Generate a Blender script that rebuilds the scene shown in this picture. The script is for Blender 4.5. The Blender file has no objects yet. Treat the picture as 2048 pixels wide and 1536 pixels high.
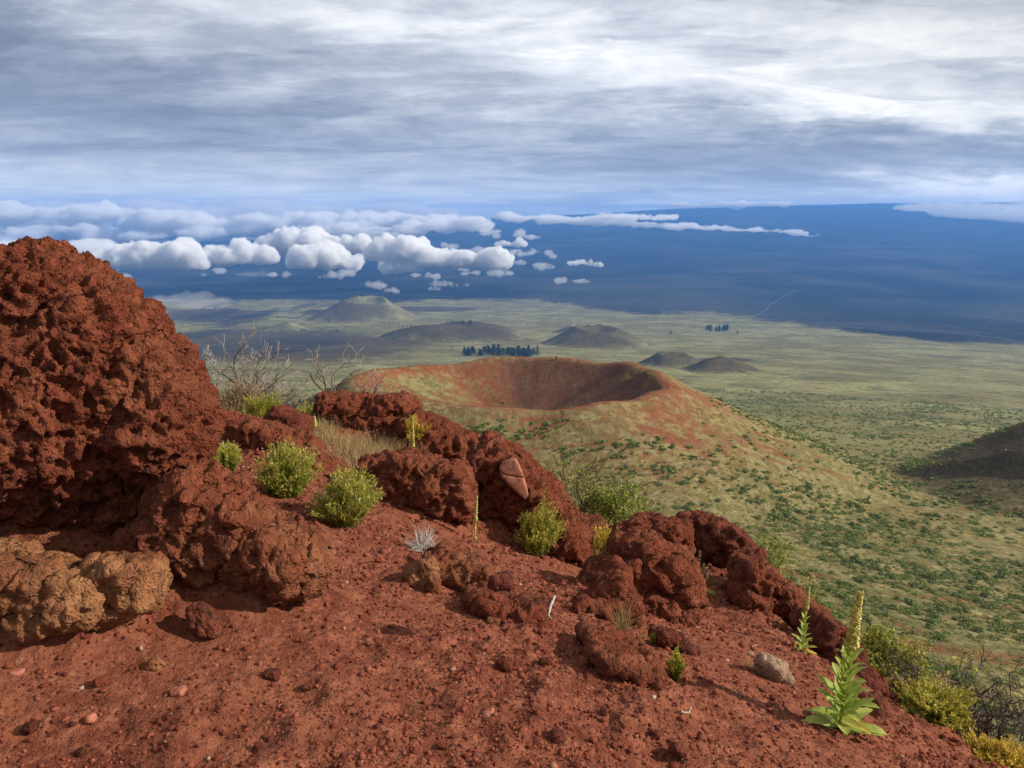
import bpy, math, random
import numpy as np
from mathutils import Vector, Matrix

# ------------------------------------------------------------------ camera, sky, sun
S = bpy.context.scene
COL = S.collection
R = math.radians
PITCH = R(11.7); F = 1540.0
cam = bpy.data.cameras.new('camera'); cam_o = bpy.data.objects.new('camera', cam); COL.objects.link(cam_o)
cam.sensor_width = 36.0; cam.lens = 36.0*F/2048.0; cam.clip_start = 0.05; cam.clip_end = 400000.0
cam_o.location = (0, 0, 0); cam_o.rotation_euler = (math.pi/2-PITCH, 0, 0)
S.camera = cam_o
S.view_settings.view_transform = 'Standard'; S.view_settings.look = 'None'
S.view_settings.exposure = 0.52; S.view_settings.gamma = 1.0
S.cycles.use_denoising = True
S.cycles.max_bounces = 12; S.cycles.diffuse_bounces = 3; S.cycles.volume_bounces = 10
S.cycles.transparent_max_bounces = 24; S.cycles.transmission_bounces = 4
S.cycles.use_adaptive_sampling = True; S.cycles.adaptive_threshold = 0.012

SUN_AZ = R(96); SUN_EL = R(29)
sl = bpy.data.lights.new('sun', 'SUN'); sl.energy = 4.4; sl.angle = R(0.5); sl.color = (1.0, 0.92, 0.80)
so = bpy.data.objects.new('sun', sl); COL.objects.link(so)
sd = Vector((math.sin(SUN_AZ)*math.cos(SUN_EL), math.cos(SUN_AZ)*math.cos(SUN_EL), math.sin(SUN_EL)))
so.rotation_euler = sd.to_track_quat('Z', 'Y').to_euler(); so.location = (0, 0, 50)

SP, CP = math.sin(PITCH), math.cos(PITCH)
def ray(px, py):                       # direction through a pixel of the 2048 x 1536 picture, per unit of depth
    a = (px-1024)/F; b = (768-py)/F
    return np.array([a, CP+b*SP, -SP+b*CP])
def at(px, py, d): return ray(px, py)*d
def project(x, y, z):
    d = y*CP - z*SP; d = np.where(np.abs(d) < 1e-6, 1e-6, d)
    return 1024+F*x/d, 768-F*(y*SP+z*CP)/d, d

# ------------------------------------------------------------------ node helpers
class NT:
    def __init__(s, tree): s.t = tree; s.n = tree.nodes; s.l = tree.links; s.n.clear()
    def node(s, typ, **kw):
        n = s.n.new(typ)
        for k, v in kw.items(): setattr(n, k, v)
        return n
    def put(s, sock, v):
        if v is None: return
        if isinstance(v, bpy.types.NodeSocket): s.l.new(v, sock)
        else:
            try: sock.default_value = v
            except Exception: sock.default_value = (v[0], v[1], v[2], 1.0)
    def m(s, op, a, b=None, c=None, clamp=False):
        n = s.node('ShaderNodeMath', operation=op, use_clamp=clamp)
        s.put(n.inputs[0], a); s.put(n.inputs[1], b); s.put(n.inputs[2], c); return n.outputs[0]
    def mix(s, f, a, b, blend='MIX'):
        n = s.node('ShaderNodeMix', data_type='RGBA', blend_type=blend, clamp_factor=True)
        s.put(n.inputs[0], f); s.put(n.inputs[6], a); s.put(n.inputs[7], b); return n.outputs[2]
    def ramp(s, f, stops, interp='LINEAR'):
        n = s.node('ShaderNodeValToRGB'); s.put(n.inputs[0], f); e = n.color_ramp.elements
        n.color_ramp.interpolation = interp
        while len(e) > 1: e.remove(e[-1])
        for i, (p, c) in enumerate(stops):
            el = e[0] if i == 0 else e.new(p)
            el.position = p
            c = (c, c, c) if not hasattr(c, '__len__') else c
            el.color = (c[0], c[1], c[2], 1)
        return n.outputs[0]
    def noise(s, vec, scale, detail=6, rough=0.55, dist=0.0):
        n = s.node('ShaderNodeTexNoise'); s.put(n.inputs['Vector'], vec); n.inputs['Scale'].default_value = scale
        n.inputs['Detail'].default_value = detail; n.inputs['Roughness'].default_value = rough
        n.inputs['Distortion'].default_value = dist; return n.outputs['Fac']
    def voro(s, vec, scale, feature='F1', rnd=1.0, out='Distance'):
        n = s.node('ShaderNodeTexVoronoi', feature=feature); s.put(n.inputs['Vector'], vec)
        n.inputs['Scale'].default_value = scale; n.inputs['Randomness'].default_value = rnd; return n.outputs[out]
    def mapping(s, vec, scale=(1, 1, 1), rot=(0, 0, 0), loc=(0, 0, 0)):
        n = s.node('ShaderNodeMapping'); s.put(n.inputs['Vector'], vec)
        n.inputs['Scale'].default_value = scale; n.inputs['Rotation'].default_value = rot
        n.inputs['Location'].default_value = loc; return n.outputs[0]
    def attr(s, name, out='Fac'):
        n = s.node('ShaderNodeAttribute', attribute_name=name); return n.outputs[out]
    def bump(s, h, strength, dist, nrm=None):
        n = s.node('ShaderNodeBump'); s.put(n.inputs['Height'], h); n.inputs['Strength'].default_value = strength
        n.inputs['Distance'].default_value = dist
        if nrm is not None: s.put(n.inputs['Normal'], nrm)
        return n.outputs[0]
    def bsdf(s, col, rough=0.9, nrm=None, spec=0.2, **kw):
        n = s.node('ShaderNodeBsdfPrincipled'); s.put(n.inputs['Base Color'], col); s.put(n.inputs['Roughness'], rough)
        n.inputs['Specular IOR Level'].default_value = spec
        if nrm is not None: s.put(n.inputs['Normal'], nrm)
        for k, v in kw.items(): s.put(n.inputs[k.replace('_', ' ')], v)
        return n.outputs[0]
    def out(s, sh, vol=None):
        n = s.node('ShaderNodeOutputMaterial')
        if sh is not None: s.put(n.inputs[0], sh)
        if vol is not None: s.put(n.inputs[1], vol)
def mat(name):
    m = bpy.data.materials.new(name); m.use_nodes = True; return m, NT(m.node_tree)

# ------------------------------------------------------------------ sky: daylight sky behind a layered cloud cover
W = bpy.data.worlds.new('World'); S.world = W; W.use_nodes = True
k = NT(W.node_tree)
tc = k.node('ShaderNodeTexCoord').outputs['Generated']
sky = k.node('ShaderNodeTexSky', sky_type='NISHITA'); sky.sun_disc = False
sky.sun_elevation = SUN_EL; sky.sun_rotation = SUN_AZ; sky.altitude = 2800; sky.air_density = 1.2
sep = k.node('ShaderNodeSeparateXYZ'); k.put(sep.inputs[0], tc)
X, Y, Z = sep.outputs
az0 = k.m('ARCTAN2', X, Y); el0 = k.m('ARCSINE', Z)
zz = k.m('ADD', k.m('MAXIMUM', Z, -0.02), 0.11)
cmb = k.node('ShaderNodeCombineXYZ'); k.put(cmb.inputs[0], k.m('DIVIDE', X, zz)); k.put(cmb.inputs[1], k.m('DIVIDE', Y, zz))
plane = cmb.outputs[0]
rotp = k.mapping(plane, scale=(0.46, 1.0, 1), rot=(0, 0, R(-14)))
n_big = k.noise(rotp, 0.75, 5, 0.52, 0.35)
n_mid = k.noise(k.mapping(plane, scale=(0.75, 1.0, 1), rot=(0, 0, R(-18)), loc=(3, 7, 0)), 2.2, 7, 0.6, 0.4)
n_fine = k.noise(k.mapping(tc, scale=(1, 1, 2.6)), 9.0, 6, 0.6, 0.2)
az = k.m('ADD', az0, k.m('MULTIPLY', k.m('SUBTRACT', n_mid, 0.5), 0.16))
el = k.m('ADD', el0, k.m('MULTIPLY', k.m('SUBTRACT', n_fine, 0.5), 0.075))
def skyang(px, py):
    d = ray(px, py); return math.atan2(d[0], d[1]), math.atan2(d[2], math.hypot(d[0], d[1]))
# px, py, half width, half height, tilt (rise to the right), amount
BLOBS = [(180, 160, 420, 110, -.12, -.30), (350, 260, 650, 60, -.10, -.20), (60, 60, 300, 60, 0, -.12),
         (820, 60, 330, 34, -.12, .24), (880, 190, 380, 60, -.10, .20), (1150, 60, 180, 40, -.3, .30), (200, 30, 150, 35, -.3, .24),
         (1350, 150, 300, 60, -.22, .24), (1650, 205, 330, 34, -.12, .30), (1950, 235, 170, 35, -.1, .32), (1900, 90, 260, 90, 0, .16),
         (1620, 270, 480, 55, -.05, -.34), (1500, 340, 330, 50, .05, -.26), (1250, 290, 330, 35, -.12, -.10),
         (1900, 300, 220, 55, 0, -.20), (2010, 372, 190, 24, -.05, .75), (1300, 390, 160, 18, 0, .22), (1780, 288, 40, 8, 0, .3),
         (980, 375, 260, 26, -.04, .10), (420, 330, 460, 24, -.06, -.10), (450, 300, 300, 20, -.08, .10),
         (1600, 70, 400, 40, -.2, .10), (600, 220, 260, 50, -.1, .02), (1230, 68, 60, 9, -.05, -.22)]
acc = None
for (bx, by, bw, bh, tl, am) in BLOBS:
    a, e = skyang(bx, by)
    u = k.m('SUBTRACT', az, a); v = k.m('SUBTRACT', k.m('SUBTRACT', el, e), k.m('MULTIPLY', u, tl))
    q = k.m('ADD', k.m('POWER', k.m('ABSOLUTE', k.m('DIVIDE', u, bw/F)), 2.0), k.m('POWER', k.m('ABSOLUTE', k.m('DIVIDE', v, bh/F)), 2.0))
    g = k.m('MULTIPLY', k.m('EXPONENT', k.m('MULTIPLY', q, -0.8)), am)
    acc = g if acc is None else k.m('ADD', acc, g)
n_str = k.noise(k.mapping(plane, scale=(0.75, 1.0, 1), rot=(0, 0, R(-16)), loc=(1, 2, 0)), 4.2, 10, 0.70, 0.5)
n_crisp = k.noise(k.mapping(tc, scale=(1, 1, 2.0)), 20.0, 9, 0.72, 0.3)
B = k.m('ADD', 0.505, acc)
B = k.m('ADD', B, k.m('MULTIPLY', k.m('SUBTRACT', n_str, 0.5), 0.38))
lay1 = k.ramp(k.noise(k.mapping(plane, scale=(0.42, 1.0, 1), rot=(0, 0, R(-13)), loc=(5, 1, 0)), 1.5, 8, 0.58, 0.7), [(.44, 0), (.50, .8), (.60, 1)])
lay2 = k.ramp(k.noise(k.mapping(plane, scale=(0.5, 1.0, 1), rot=(0, 0, R(-22)), loc=(9, 4, 0)), 3.4, 9, 0.62, 0.5), [(.46, 0), (.52, .75), (.62, 1)])
B = k.m('ADD', B, k.m('ADD', k.m('MULTIPLY', k.m('SUBTRACT', lay1, 0.5), 0.20), k.m('MULTIPLY', k.m('SUBTRACT', lay2, 0.5), 0.12)))
B = k.m('ADD', B, k.m('MULTIPLY', k.m('SUBTRACT', n_crisp, 0.5), 0.28))
B = k.m('ADD', B, k.m('MULTIPLY', k.m('SUBTRACT', n_big, 0.5), 0.50))
B = k.m('ADD', B, k.m('MULTIPLY', k.m('SUBTRACT', n_mid, 0.5), 0.40))
B = k.m('ADD', B, k.m('MULTIPLY', k.m('SUBTRACT', n_fine, 0.5), 0.20), clamp=True)
cl = k.ramp(B, [(0.0, (.19, .205, .255)), (0.25, (.30, .32, .375)), (0.5, (.48, .495, .535)), (0.72, (.72, .73, .755)), (1.0, (1.08, 1.06, 1.02))])
# towards the right the cover is sunlit and turns slightly warm
warm = k.m('MULTIPLY', k.m('SUBTRACT', az0, 0.15), 1.3, clamp=True)
cl = k.mix(warm, cl, k.mix(1.0, cl, (1.08, 1.0, .84, 1), 'MULTIPLY'))
# clear band low over the left horizon, thin veils in it
low = k.m('MULTIPLY', k.m('SUBTRACT', 0.085, el), 16.0, clamp=True)
low = k.m('MULTIPLY', low, k.m('MULTIPLY', k.m('SUBTRACT', 0.10, az), 3.2, clamp=True))
veil = k.ramp(n_mid, [(0.36, (.58, .61, .62)), (0.60, (.96, .94, .90))])
cl = k.mix(k.m('MULTIPLY', low, 0.85), cl, veil)
# clear, bluer sky far off from the cloud cover
clear = k.m('MULTIPLY', k.m('SUBTRACT', n_big, 0.60), 5.0, clamp=True)
glow = k.m('ADD', 1.0, k.m('MULTIPLY', k.m('EXPONENT', k.m('MULTIPLY', k.m('MAXIMUM', el0, 0.0), -22.0)), 0.85))
vs = k.node('ShaderNodeVectorMath', operation='SCALE'); k.put(vs.inputs[0], cl); k.put(vs.inputs['Scale'], glow)
cl = k.mix(k.m('MULTIPLY', k.m('SUBTRACT', glow, 1.0), .6), vs.outputs[0], (1.15, 1.05, .92, 1))
em = k.node('ShaderNodeBackground'); k.put(em.inputs[0], cl); em.inputs[1].default_value = 0.80
bg = k.node('ShaderNodeBackground'); k.put(bg.inputs[0], sky.outputs[0]); bg.inputs[1].default_value = 0.10
ms = k.node('ShaderNodeMixShader'); ms.inputs[0].default_value = 0.94
k.l.new(bg.outputs[0], ms.inputs[1]); k.l.new(em.outputs[0], ms.inputs[2])
wo = k.node('ShaderNodeOutputWorld'); k.l.new(ms.outputs[0], wo.inputs[0])

# ------------------------------------------------------------------ noise on arrays
def _h(ix, iy, iz, seed):
    h = (ix*374761393 + iy*668265263 + iz*2147483647 + seed*974711) & 0xFFFFFFFF
    h = ((h ^ (h >> 13))*1274126177) & 0xFFFFFFFF
    h = ((h ^ (h >> 16))*2246822519) & 0xFFFFFFFF
    return (h ^ (h >> 15)) & 0xFFFFFFFF
def rnd(h): return (h & 0xFFFF)/65535.0
def vnoise(p, seed=0):                 # gradient noise, about -1..1
    i = np.floor(p).astype(np.int64); f = p-i
    u = f*f*f*(f*(f*6-15)+10)
    r = np.zeros(len(p))
    for dx in (0, 1):
        wx = u[:, 0] if dx else 1-u[:, 0]
        for dy in (0, 1):
            wy = u[:, 1] if dy else 1-u[:, 1]
            for dz in (0, 1):
                wz = u[:, 2] if dz else 1-u[:, 2]
                h = _h(i[:, 0]+dx, i[:, 1]+dy, i[:, 2]+dz, seed)
                gx = (h & 1023)/511.5-1; gy = ((h >> 10) & 1023)/511.5-1; gz = ((h >> 20) & 1023)/511.5-1
                r += wx*wy*wz*(gx*(f[:, 0]-dx)+gy*(f[:, 1]-dy)+gz*(f[:, 2]-dz))
    return r*1.4
def fbm(p, octv=5, gain=0.5, lac=2.03, seed=0, ridge=False):
    a = 1.0; r = np.zeros(len(p)); t = 0
    for o in range(octv):
        n = vnoise(p, seed+o*17)
        if ridge: n = 1-2*np.abs(n)
        r += a*n; t += a; a *= gain; p = p*lac+11.3
    return r/t
def noise2(x, y, sc, octv=4, gain=0.5, seed=0, ridge=False):
    return fbm(np.stack([np.ravel(x)*sc, np.ravel(y)*sc, np.full(np.size(x), .37)], 1), octv, gain, seed=seed, ridge=ridge).reshape(np.shape(x))
def worley(p, seed=0, want=False):
    i = np.floor(p).astype(np.int64); f = p-i
    d1 = np.full(len(p), 9.0); d2 = np.full(len(p), 9.0); idh = np.zeros(len(p), np.int64)
    for dx in (-1, 0, 1):
        for dy in (-1, 0, 1):
            for dz in (-1, 0, 1):
                h = _h(i[:, 0]+dx, i[:, 1]+dy, i[:, 2]+dz, seed)
                qx = dx+(h & 1023)/1023.0; qy = dy+((h >> 10) & 1023)/1023.0; qz = dz+((h >> 20) & 1023)/1023.0
                d = (qx-f[:, 0])**2+(qy-f[:, 1])**2+(qz-f[:, 2])**2
                m = d < d1
                d2 = np.where(m, d1, np.minimum(d2, d)); idh = np.where(m, h, idh); d1 = np.where(m, d, d1)
    if want: return np.sqrt(d1), np.sqrt(d2), rnd(idh >> 7)
    return np.sqrt(d1), np.sqrt(d2)
def sstep(a, b, x):
    t = np.clip((x-a)/(b-a), 0, 1); return t*t*(3-2*t)
def smax(a, b, w): return np.logaddexp(a/w, b/w)*w

# ------------------------------------------------------------------ mesh helpers
def raw_mesh(name, V, Fc, uniform=None, smooth=True):
    """V (n,3); Fc (m,k) array or a list of arrays of one width each"""
    me = bpy.data.meshes.new(name)
    if not isinstance(Fc, list): Fc = [Fc]
    V = np.ascontiguousarray(V, np.float32)
    nl = sum(f.size for f in Fc); nf = sum(len(f) for f in Fc)
    me.vertices.add(len(V)); me.vertices.foreach_set('co', V.ravel())
    me.loops.add(nl); me.polygons.add(nf)
    lv = np.concatenate([f.ravel() for f in Fc]).astype(np.int32)
    tot = np.concatenate([np.full(len(f), f.shape[1]) for f in Fc]).astype(np.int32)
    st = np.concatenate([[0], np.cumsum(tot)[:-1]]).astype(np.int32)
    me.loops.foreach_set('vertex_index', lv); me.polygons.foreach_set('loop_start', st)
    me.polygons.foreach_set('loop_total', tot)
    if smooth: me.polygons.foreach_set('use_smooth', np.ones(nf, bool))
    me.update(calc_edges=True); return me
def fattr(me, name, vals, dom='POINT'):
    a = me.attributes.new(name, 'FLOAT', dom); a.data.foreach_set('value', np.ascontiguousarray(vals, np.float32))
def link(name, data, m=None, parent=None, loc=None):
    o = bpy.data.objects.new(name, data); COL.objects.link(o)
    if m is not None and data is not None:
        if len(data.materials) == 0: data.materials.append(m)
    if parent is not None: o.parent = parent
    if loc is not None: o.location = tuple(float(v) for v in loc)
    return o
def tag(o, label=None, cat=None, group=None, kind=None):
    if label: o['label'] = label
    if cat: o['category'] = cat
    if group: o['group'] = group
    if kind: o['kind'] = kind
    return o
# ------------------------------------------------------------------ the land, one height function
CREST = np.array([(2.7, -8), (2.62, 1.5), (2.50, 3.3), (2.25, 4.1), (2.0, 5.0), (1.95, 6.0), (1.75, 7.2), (1.1, 8.4), (.5, 9.4), (-.3, 10.8), (-1.6, 12.6),
                  (-3.4, 15.5), (-6, 17.5), (-10, 19), (-18, 20), (-30, 18), (-40, 0), (-40, -30), (0, -30)], float)
def crest_sd(x, y):                     # signed distance to the edge of the summit flat, positive outside
    x = np.ravel(x); y = np.ravel(y); d = np.full(x.shape, 1e9); ins = np.zeros(x.shape, bool)
    n = len(CREST)
    for i in range(n):
        ax, ay = CREST[i]; bx, by = CREST[(i+1) % n]
        ex, ey = bx-ax, by-ay; t = np.clip(((x-ax)*ex+(y-ay)*ey)/(ex*ex+ey*ey), 0, 1)
        d = np.minimum(d, np.hypot(x-ax-t*ex, y-ay-t*ey))
        c = ((ay > y) != (by > y)) & (x < (bx-ax)*(y-ay)/(by-ay+1e-12)+ax); ins ^= c
    return np.where(ins, -d, d)
# px, py, depth of points on the near ground
GC = [(0, 1536, 2.5), (500, 1536, 2.5), (1024, 1536, 2.6), (1500, 1536, 2.9), (1800, 1536, 3.3), (2000, 1536, 3.75),
      (150, 1300, 3.1), (500, 1300, 3.2), (800, 1300, 3.45), (1100, 1320, 3.5), (1400, 1400, 3.4), (1690, 1475, 3.65), (1900, 1490, 4.0),
      (1750, 1400, 4.35), (1600, 1300, 4.9), (1500, 1215, 5.9), (700, 1200, 3.9), (900, 1200, 4.2), (1100, 1215, 4.6), (1290, 1240, 4.9), (1450, 1290, 4.7),
      (800, 1090, 5.3), (690, 1055, 5.2), (950, 1060, 6.6), (1110, 1115, 6.8), (1300, 1200, 5.9), (1400, 1190, 6.3), (450, 950, 6.3), (580, 980, 5.7),
      (600, 900, 7.8), (740, 895, 8.6), (850, 905, 8.2), (480, 845, 9.3), (420, 840, 9.0), (1200, 1120, 7.4), (560, 850, 9.6)]
gp = np.array([at(*g) for g in GC])
extra = np.array([(-8, 0, -1.4), (-8, 8, -2.1), (-6, 14, -3.8), (-14, 14, -3.2), (-4.5, 11.5, -3.15), (0, -3, -1.65), (-5, -5, -1.4), (2, -3, -2.0), (-16, 4, -1.2),
                  (4, 2, -2.9), (-1.2, 11.5, -3.55), (-3, 14.5, -4.3), (.6, 9.0, -3.35), (-25, -10, -1.4), (-25, 15, -3.6), (3.0, 7, -3.4), (0, -20, -1.7)])
gp = np.vstack([gp, extra])
def _rbf(r): return np.where(r > 0, r*r*np.log(r+1e-9), 0.0)
_A = _rbf(np.hypot(gp[:, None, 0]-gp[None, :, 0], gp[:, None, 1]-gp[None, :, 1]))+np.eye(len(gp))*0.6
_P = np.c_[np.ones(len(gp)), gp[:, :2]]
_M = np.block([[_A, _P], [_P.T, np.zeros((3, 3))]])
_w = np.linalg.solve(_M, np.r_[gp[:, 2], 0, 0, 0])
def near_z(x, y):
    x = np.ravel(x).astype(float); y = np.ravel(y).astype(float)
    x = np.clip(x, -28, 6); y = np.clip(y, -22, 20)
    r = np.full(x.shape, _w[-3])+_w[-2]*x+_w[-1]*y
    for j in range(len(gp)): r += _w[j]*_rbf(np.hypot(x-gp[j, 0], y-gp[j, 1]))
    return r
ZR = np.array([0, 4, 10, 25, 50, 100, 155, 200, 260, 320, 420, 520, 700, 1000, 1500, 2000, 3000, 4000, 5200, 6500, 8000, 10000, 14000, 60000.])
ZZ = np.array([-1.5, -3.6, -8.6, -19.5, -36.5, -66, -93, -109, -124, -136, -152, -166, -198, -256, -336, -410, -520, -628, -722, -800, -850, -860, -870, -900.])
CX, CY = 2.0, 517.0
def crater(x, y):
    """height of the big cinder cone (absolute) and its radial coordinate"""
    ang = np.arctan2((y-CY)/82.0, (x-CX)/103.0)
    rho = np.hypot((x-CX)/103.0, (y-CY)/82.0)*(1+.03*np.sin(3*ang+1)+.018*np.sin(7*ang)+.012*np.sin(13*ang+2))
    rim = -100.5+1.7*np.sin(2*ang+.6)+1.3*np.sin(5*ang)+.8*np.sin(11*ang+1)
    t = (rho-1)*np.where(np.abs(np.sin(ang)) > .7, 88, 100)
    outz = rim-0.56*np.maximum(t, 0)+0.0011*np.maximum(t, 0)**2*np.exp(-np.maximum(t, 0)/300)
    ro2 = np.hypot((x-CX)/103.0, (y-CY-14)/82.0)
    inz = rim-33*(1-np.clip(rho, 0, 1)**2.0)-3*np.exp(-(ro2/.35)**2)
    w = 2.2
    return np.where(rho < 1, -smax(-inz, -(rim+0*inz), .8) if False else inz, outz)-w*np.exp(-((rho-1)*30)**2), rho, ang
# px, py of the middle of the foot, half width and height as seen, kind, elongation; turned into metres where they stand
_H = [(735, 634, 102, 36, 'rim', 1.5), (915, 672, 140, 30, 'flat', 1.3), (1195, 688, 108, 32, 'rim', 1.3), (1146, 666, 44, 15, 'peak', 1),
      (1345, 726, 74, 20, 'rim', 1.3), (1440, 738, 84, 30, 'peak', 1.1), (575, 655, 42, 15, 'peak', 1.2), (2360, 925, 520, 250, 'peak', 1.0), (250, 655, 150, 24, 'peak', 1.0)]
HILLS = []
for (hx, hy, hw_, hh_, kd_, el_) in _H:
    v_ = ray(hx, hy)[2]/ray(hx, hy)[1]; yy_ = np.linspace(450, 9000, 6000); zz__ = np.interp(yy_, ZR, ZZ)
    yd_ = float(yy_[np.argmin(np.abs(zz__/yy_-v_))]); dp_ = yd_*CP-v_*yd_*SP
    HILLS.append((hx, hy, yd_, hw_*dp_/F, hh_*dp_/F, kd_, el_))
def hit_table(px, py, yd):
    d = ray(px, py); return d*yd/d[1]
def hill_h(x, y, i):
    px, py, yd, hw, hh, kd, el_ = HILLS[i]
    c = hit_table(px, py, yd); dx = (x-c[0])/hw; dy = (y-yd)/(hw*el_)
    a = np.arctan2(dy, dx); r = np.hypot(dx, dy)*(1+.08*np.sin(3*a+i)+.05*np.sin(5*a+2*i))
    if kd == 'peak': h = np.clip(1-r, 0, 1)**1.15*1.08-.08*np.exp(-(r*6)**2)
    elif kd == 'rim':
        h = np.clip((1-r)/.62, 0, 1)**1.1*(r > .38)+(r <= .38)*(1-.38*(1-(r/.38)**2))
        h = h*(1-.16*np.cos(a+1.2)*np.exp(-((r-.38)*5)**2))
    else: h = np.clip(1-r**1.7, 0, 1)**.9*(1+.10*np.sin(a*2+.5)*r)-.22*np.exp(-(((x-c[0]+.15*hw)/(.35*hw))**2+((y-yd)/(.35*hw))**2))
    return np.clip(h, 0, 2)*hh, r
SK = [(300, 474), (500, 462), (700, 452), (900, 440), (1000, 436), (1200, 427), (1350, 417), (1500, 413), (1750, 407), (2048, 404), (2500, 400), (3000, 402)]
SKU = np.array([(p[0]-1024)/F/ray(*p)[1] for p in SK]); SKV = np.array([ray(*p)[2]/ray(*p)[1] for p in SK])
def land(x, y, detail=True):
    x = np.ravel(x).astype(float); y = np.ravel(y).astype(float)
    r = np.hypot(x, y)
    rr = np.where(r > 600, np.sqrt(x*x*.25+y*y)*.5+r*.5, r)
    zm = np.interp(rr, ZR, ZZ)
    zm = zm+26*np.exp(-((x+250)/170)**2-((y-470)/300)**2)-6*sstep(80, 300, x)*sstep(900, 400, r)*sstep(120, 300, r)
    inside = r < 60
    z = zm.copy()
    if inside.any():
        xi, yi = x[inside], y[inside]
        s = crest_sd(xi, yi); nz = near_z(xi, yi)
        nz = nz-1.05*np.logaddexp(0, (s-.25)/.3)*.3
        z[inside] = smax(nz, zm[inside], .25)*(1-sstep(40, 60, r[inside]))+zm[inside]*sstep(40, 60, r[inside])
    cone = np.zeros(len(x)); m = (np.abs(x-CX) < 420) & (np.abs(y-CY) < 380)
    if m.any():
        cz, rho, ang = crater(x[m], y[m]); zz_ = smax(cz, z[m], 3.0)
        z[m] = np.where(rho < 1, cz, zz_); cone[m] = np.where((cz > zm[m]-1.5) | (rho < 1), 1, 0)
    hid = np.full(len(x), -1); hsum = np.zeros(len(x))
    for i in range(len(HILLS)):
        h, rh = hill_h(x, y, i); z = z+h; hsum += h; hid = np.where((rh < 1.0) & (h > 0), i, hid)
    # far shield mountain
    yy = np.maximum(y, 1.0); u = x/yy
    top = np.interp(u, SKU, SKV)*35000.0
    t = np.clip((y-9000)/26000, 0, 1); t2 = np.clip((60000-y)/20000, 0, 1)
    mt = sstep(9000, 35000, y)*.35+t**1.25*.65
    zf = z*(1-mt)+top*mt; zf = np.where(y > 36000, top-(y-36000)*.03, zf)
    z = np.where(y > 9000, zf, z)
    if detail:
        m = r > 60
        xm, ym = x[m], y[m]
        z[m] += noise2(xm, ym, 1/90., 4, seed=3)*3.2*sstep(60, 250, r[m])*np.where(cone[m] > 0, .3, 1)
        m2 = r > 900
        z[m2] += noise2(x[m2], y[m2], 1/420., 4, seed=5)*10*sstep(900, 1800, r[m2])
        m3 = y > 9000
        z[m3] += noise2(x[m3], y[m3]*.35, 1/1500., 5, seed=6)*70*sstep(9000, 16000, y[m3])*sstep(36000, 30000, y[m3])
        m4 = (y > 30000); z[m4] += noise2(x[m4], y[m4], 1/900., 4, seed=8)*22
        mh = hid >= 0
        if mh.any(): z[mh] += noise2(x[mh], y[mh], 1/110., 5, .55, seed=12, ridge=True)*5.5*np.clip(hsum[mh]/25, 0, 1)
        mc = cone > 0
        if mc.any():
            an = np.arctan2(y[mc]-CY, x[mc]-CX); rr_ = np.hypot(x[mc]-CX, y[mc]-CY)
            z[mc] += noise2(an*17, rr_*.035, 1.0, 4, seed=9)*.45+noise2(x[mc], y[mc], 1/9., 3, seed=10)*.5
    return z, cone, hid
def gz(x, y): return float(land(np.array([x]), np.array([y]), True)[0][0])
def hits(pxs, pys, t0=2.0, t1=40000.0):
    """where the rays through pixels meet the land"""
    D = np.array([ray(a, b) for a, b in zip(pxs, pys)]); n = len(D); t0, t1 = float(t0), float(t1)
    lo = np.full(n, t0); cur = np.full(n, t0); done = np.zeros(n, bool); hi = np.full(n, t1)
    while True:
        nxt = cur*1.02
        P = D*nxt[:, None]; z = land(P[:, 0], P[:, 1], False)[0]
        below = (P[:, 2] < z) & ~done
        hi[below] = nxt[below]; lo[below] = cur[below]; done |= below
        cur = np.where(done, cur, nxt)
        if done.all() or (cur[~done] > t1).all(): break
    for _ in range(14):
        mid = (lo+hi)/2; P = D*mid[:, None]; z = land(P[:, 0], P[:, 1], False)[0]
        b = P[:, 2] < z; hi = np.where(b, mid, hi); lo = np.where(b, lo, mid)
    return D*hi[:, None], done
# ------------------------------------------------------------------ where the rocks stand (built further down)
SPECS = []
AXX = np.array([1., 0, 0]); AXU = np.array([0, SP, CP]); AXD = np.array([0, CP, -SP])
def depth_at(px, py, fallback):
    p, ok = hits([px], [py], 1.5, 60)
    if not ok[0]: return fallback
    d = project(*p[0])[2]; return float(d) if d < fallback*1.35 else fallback
def spec(name, label, blobs, base, fallback, m, voxel=.02, seed=1, pit=1.0, big=1.0, cat='boulder'):
    d0 = depth_at(base[0], base[1], fallback) if base else fallback
    if base: d0 += .5*float(np.mean([b[5] for b in blobs]))*(1 if name == 'boulder' else .6)
    SPECS.append((name, label, blobs, d0, m, voxel, seed, pit, big, cat))
# the big outcrop on the left
spec('boulder', 'huge pitted red lava boulder rising above the horizon at the left edge', [
    (105, 812, 240, 240, .15, .62), (102, 632, 132, 128, .12, .46), (190, 690, 132, 132, .12, .44, -30), (262, 790, 118, 130, .10, .40, -25), (325, 850, 88, 105, .02, .32), (-10, 650, 120, 110, .2, .5),
    (290, 985, 115, 120, .25, .30), (60, 950, 230, 130, .55, .45), (-160, 820, 260, 300, .3, .6)], None, 3.85, 'red', .0115, 11, 1.15, .55)
spec('boulder', 'tan rust lava boulder leaning against the foot of the huge left boulder', [
    (440, 1065, 118, 88, .02, .34, -28), (535, 1115, 92, 70, .02, .30, -24), (380, 1010, 70, 72, .1, .25), (360, 1090, 80, 75, .05, .24), (600, 1120, 42, 52, .05, .2), (500, 1170, 95, 48, .08, .22)],
    None, 3.75, 'rust', .0115, 12, 1.0, .7)
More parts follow.
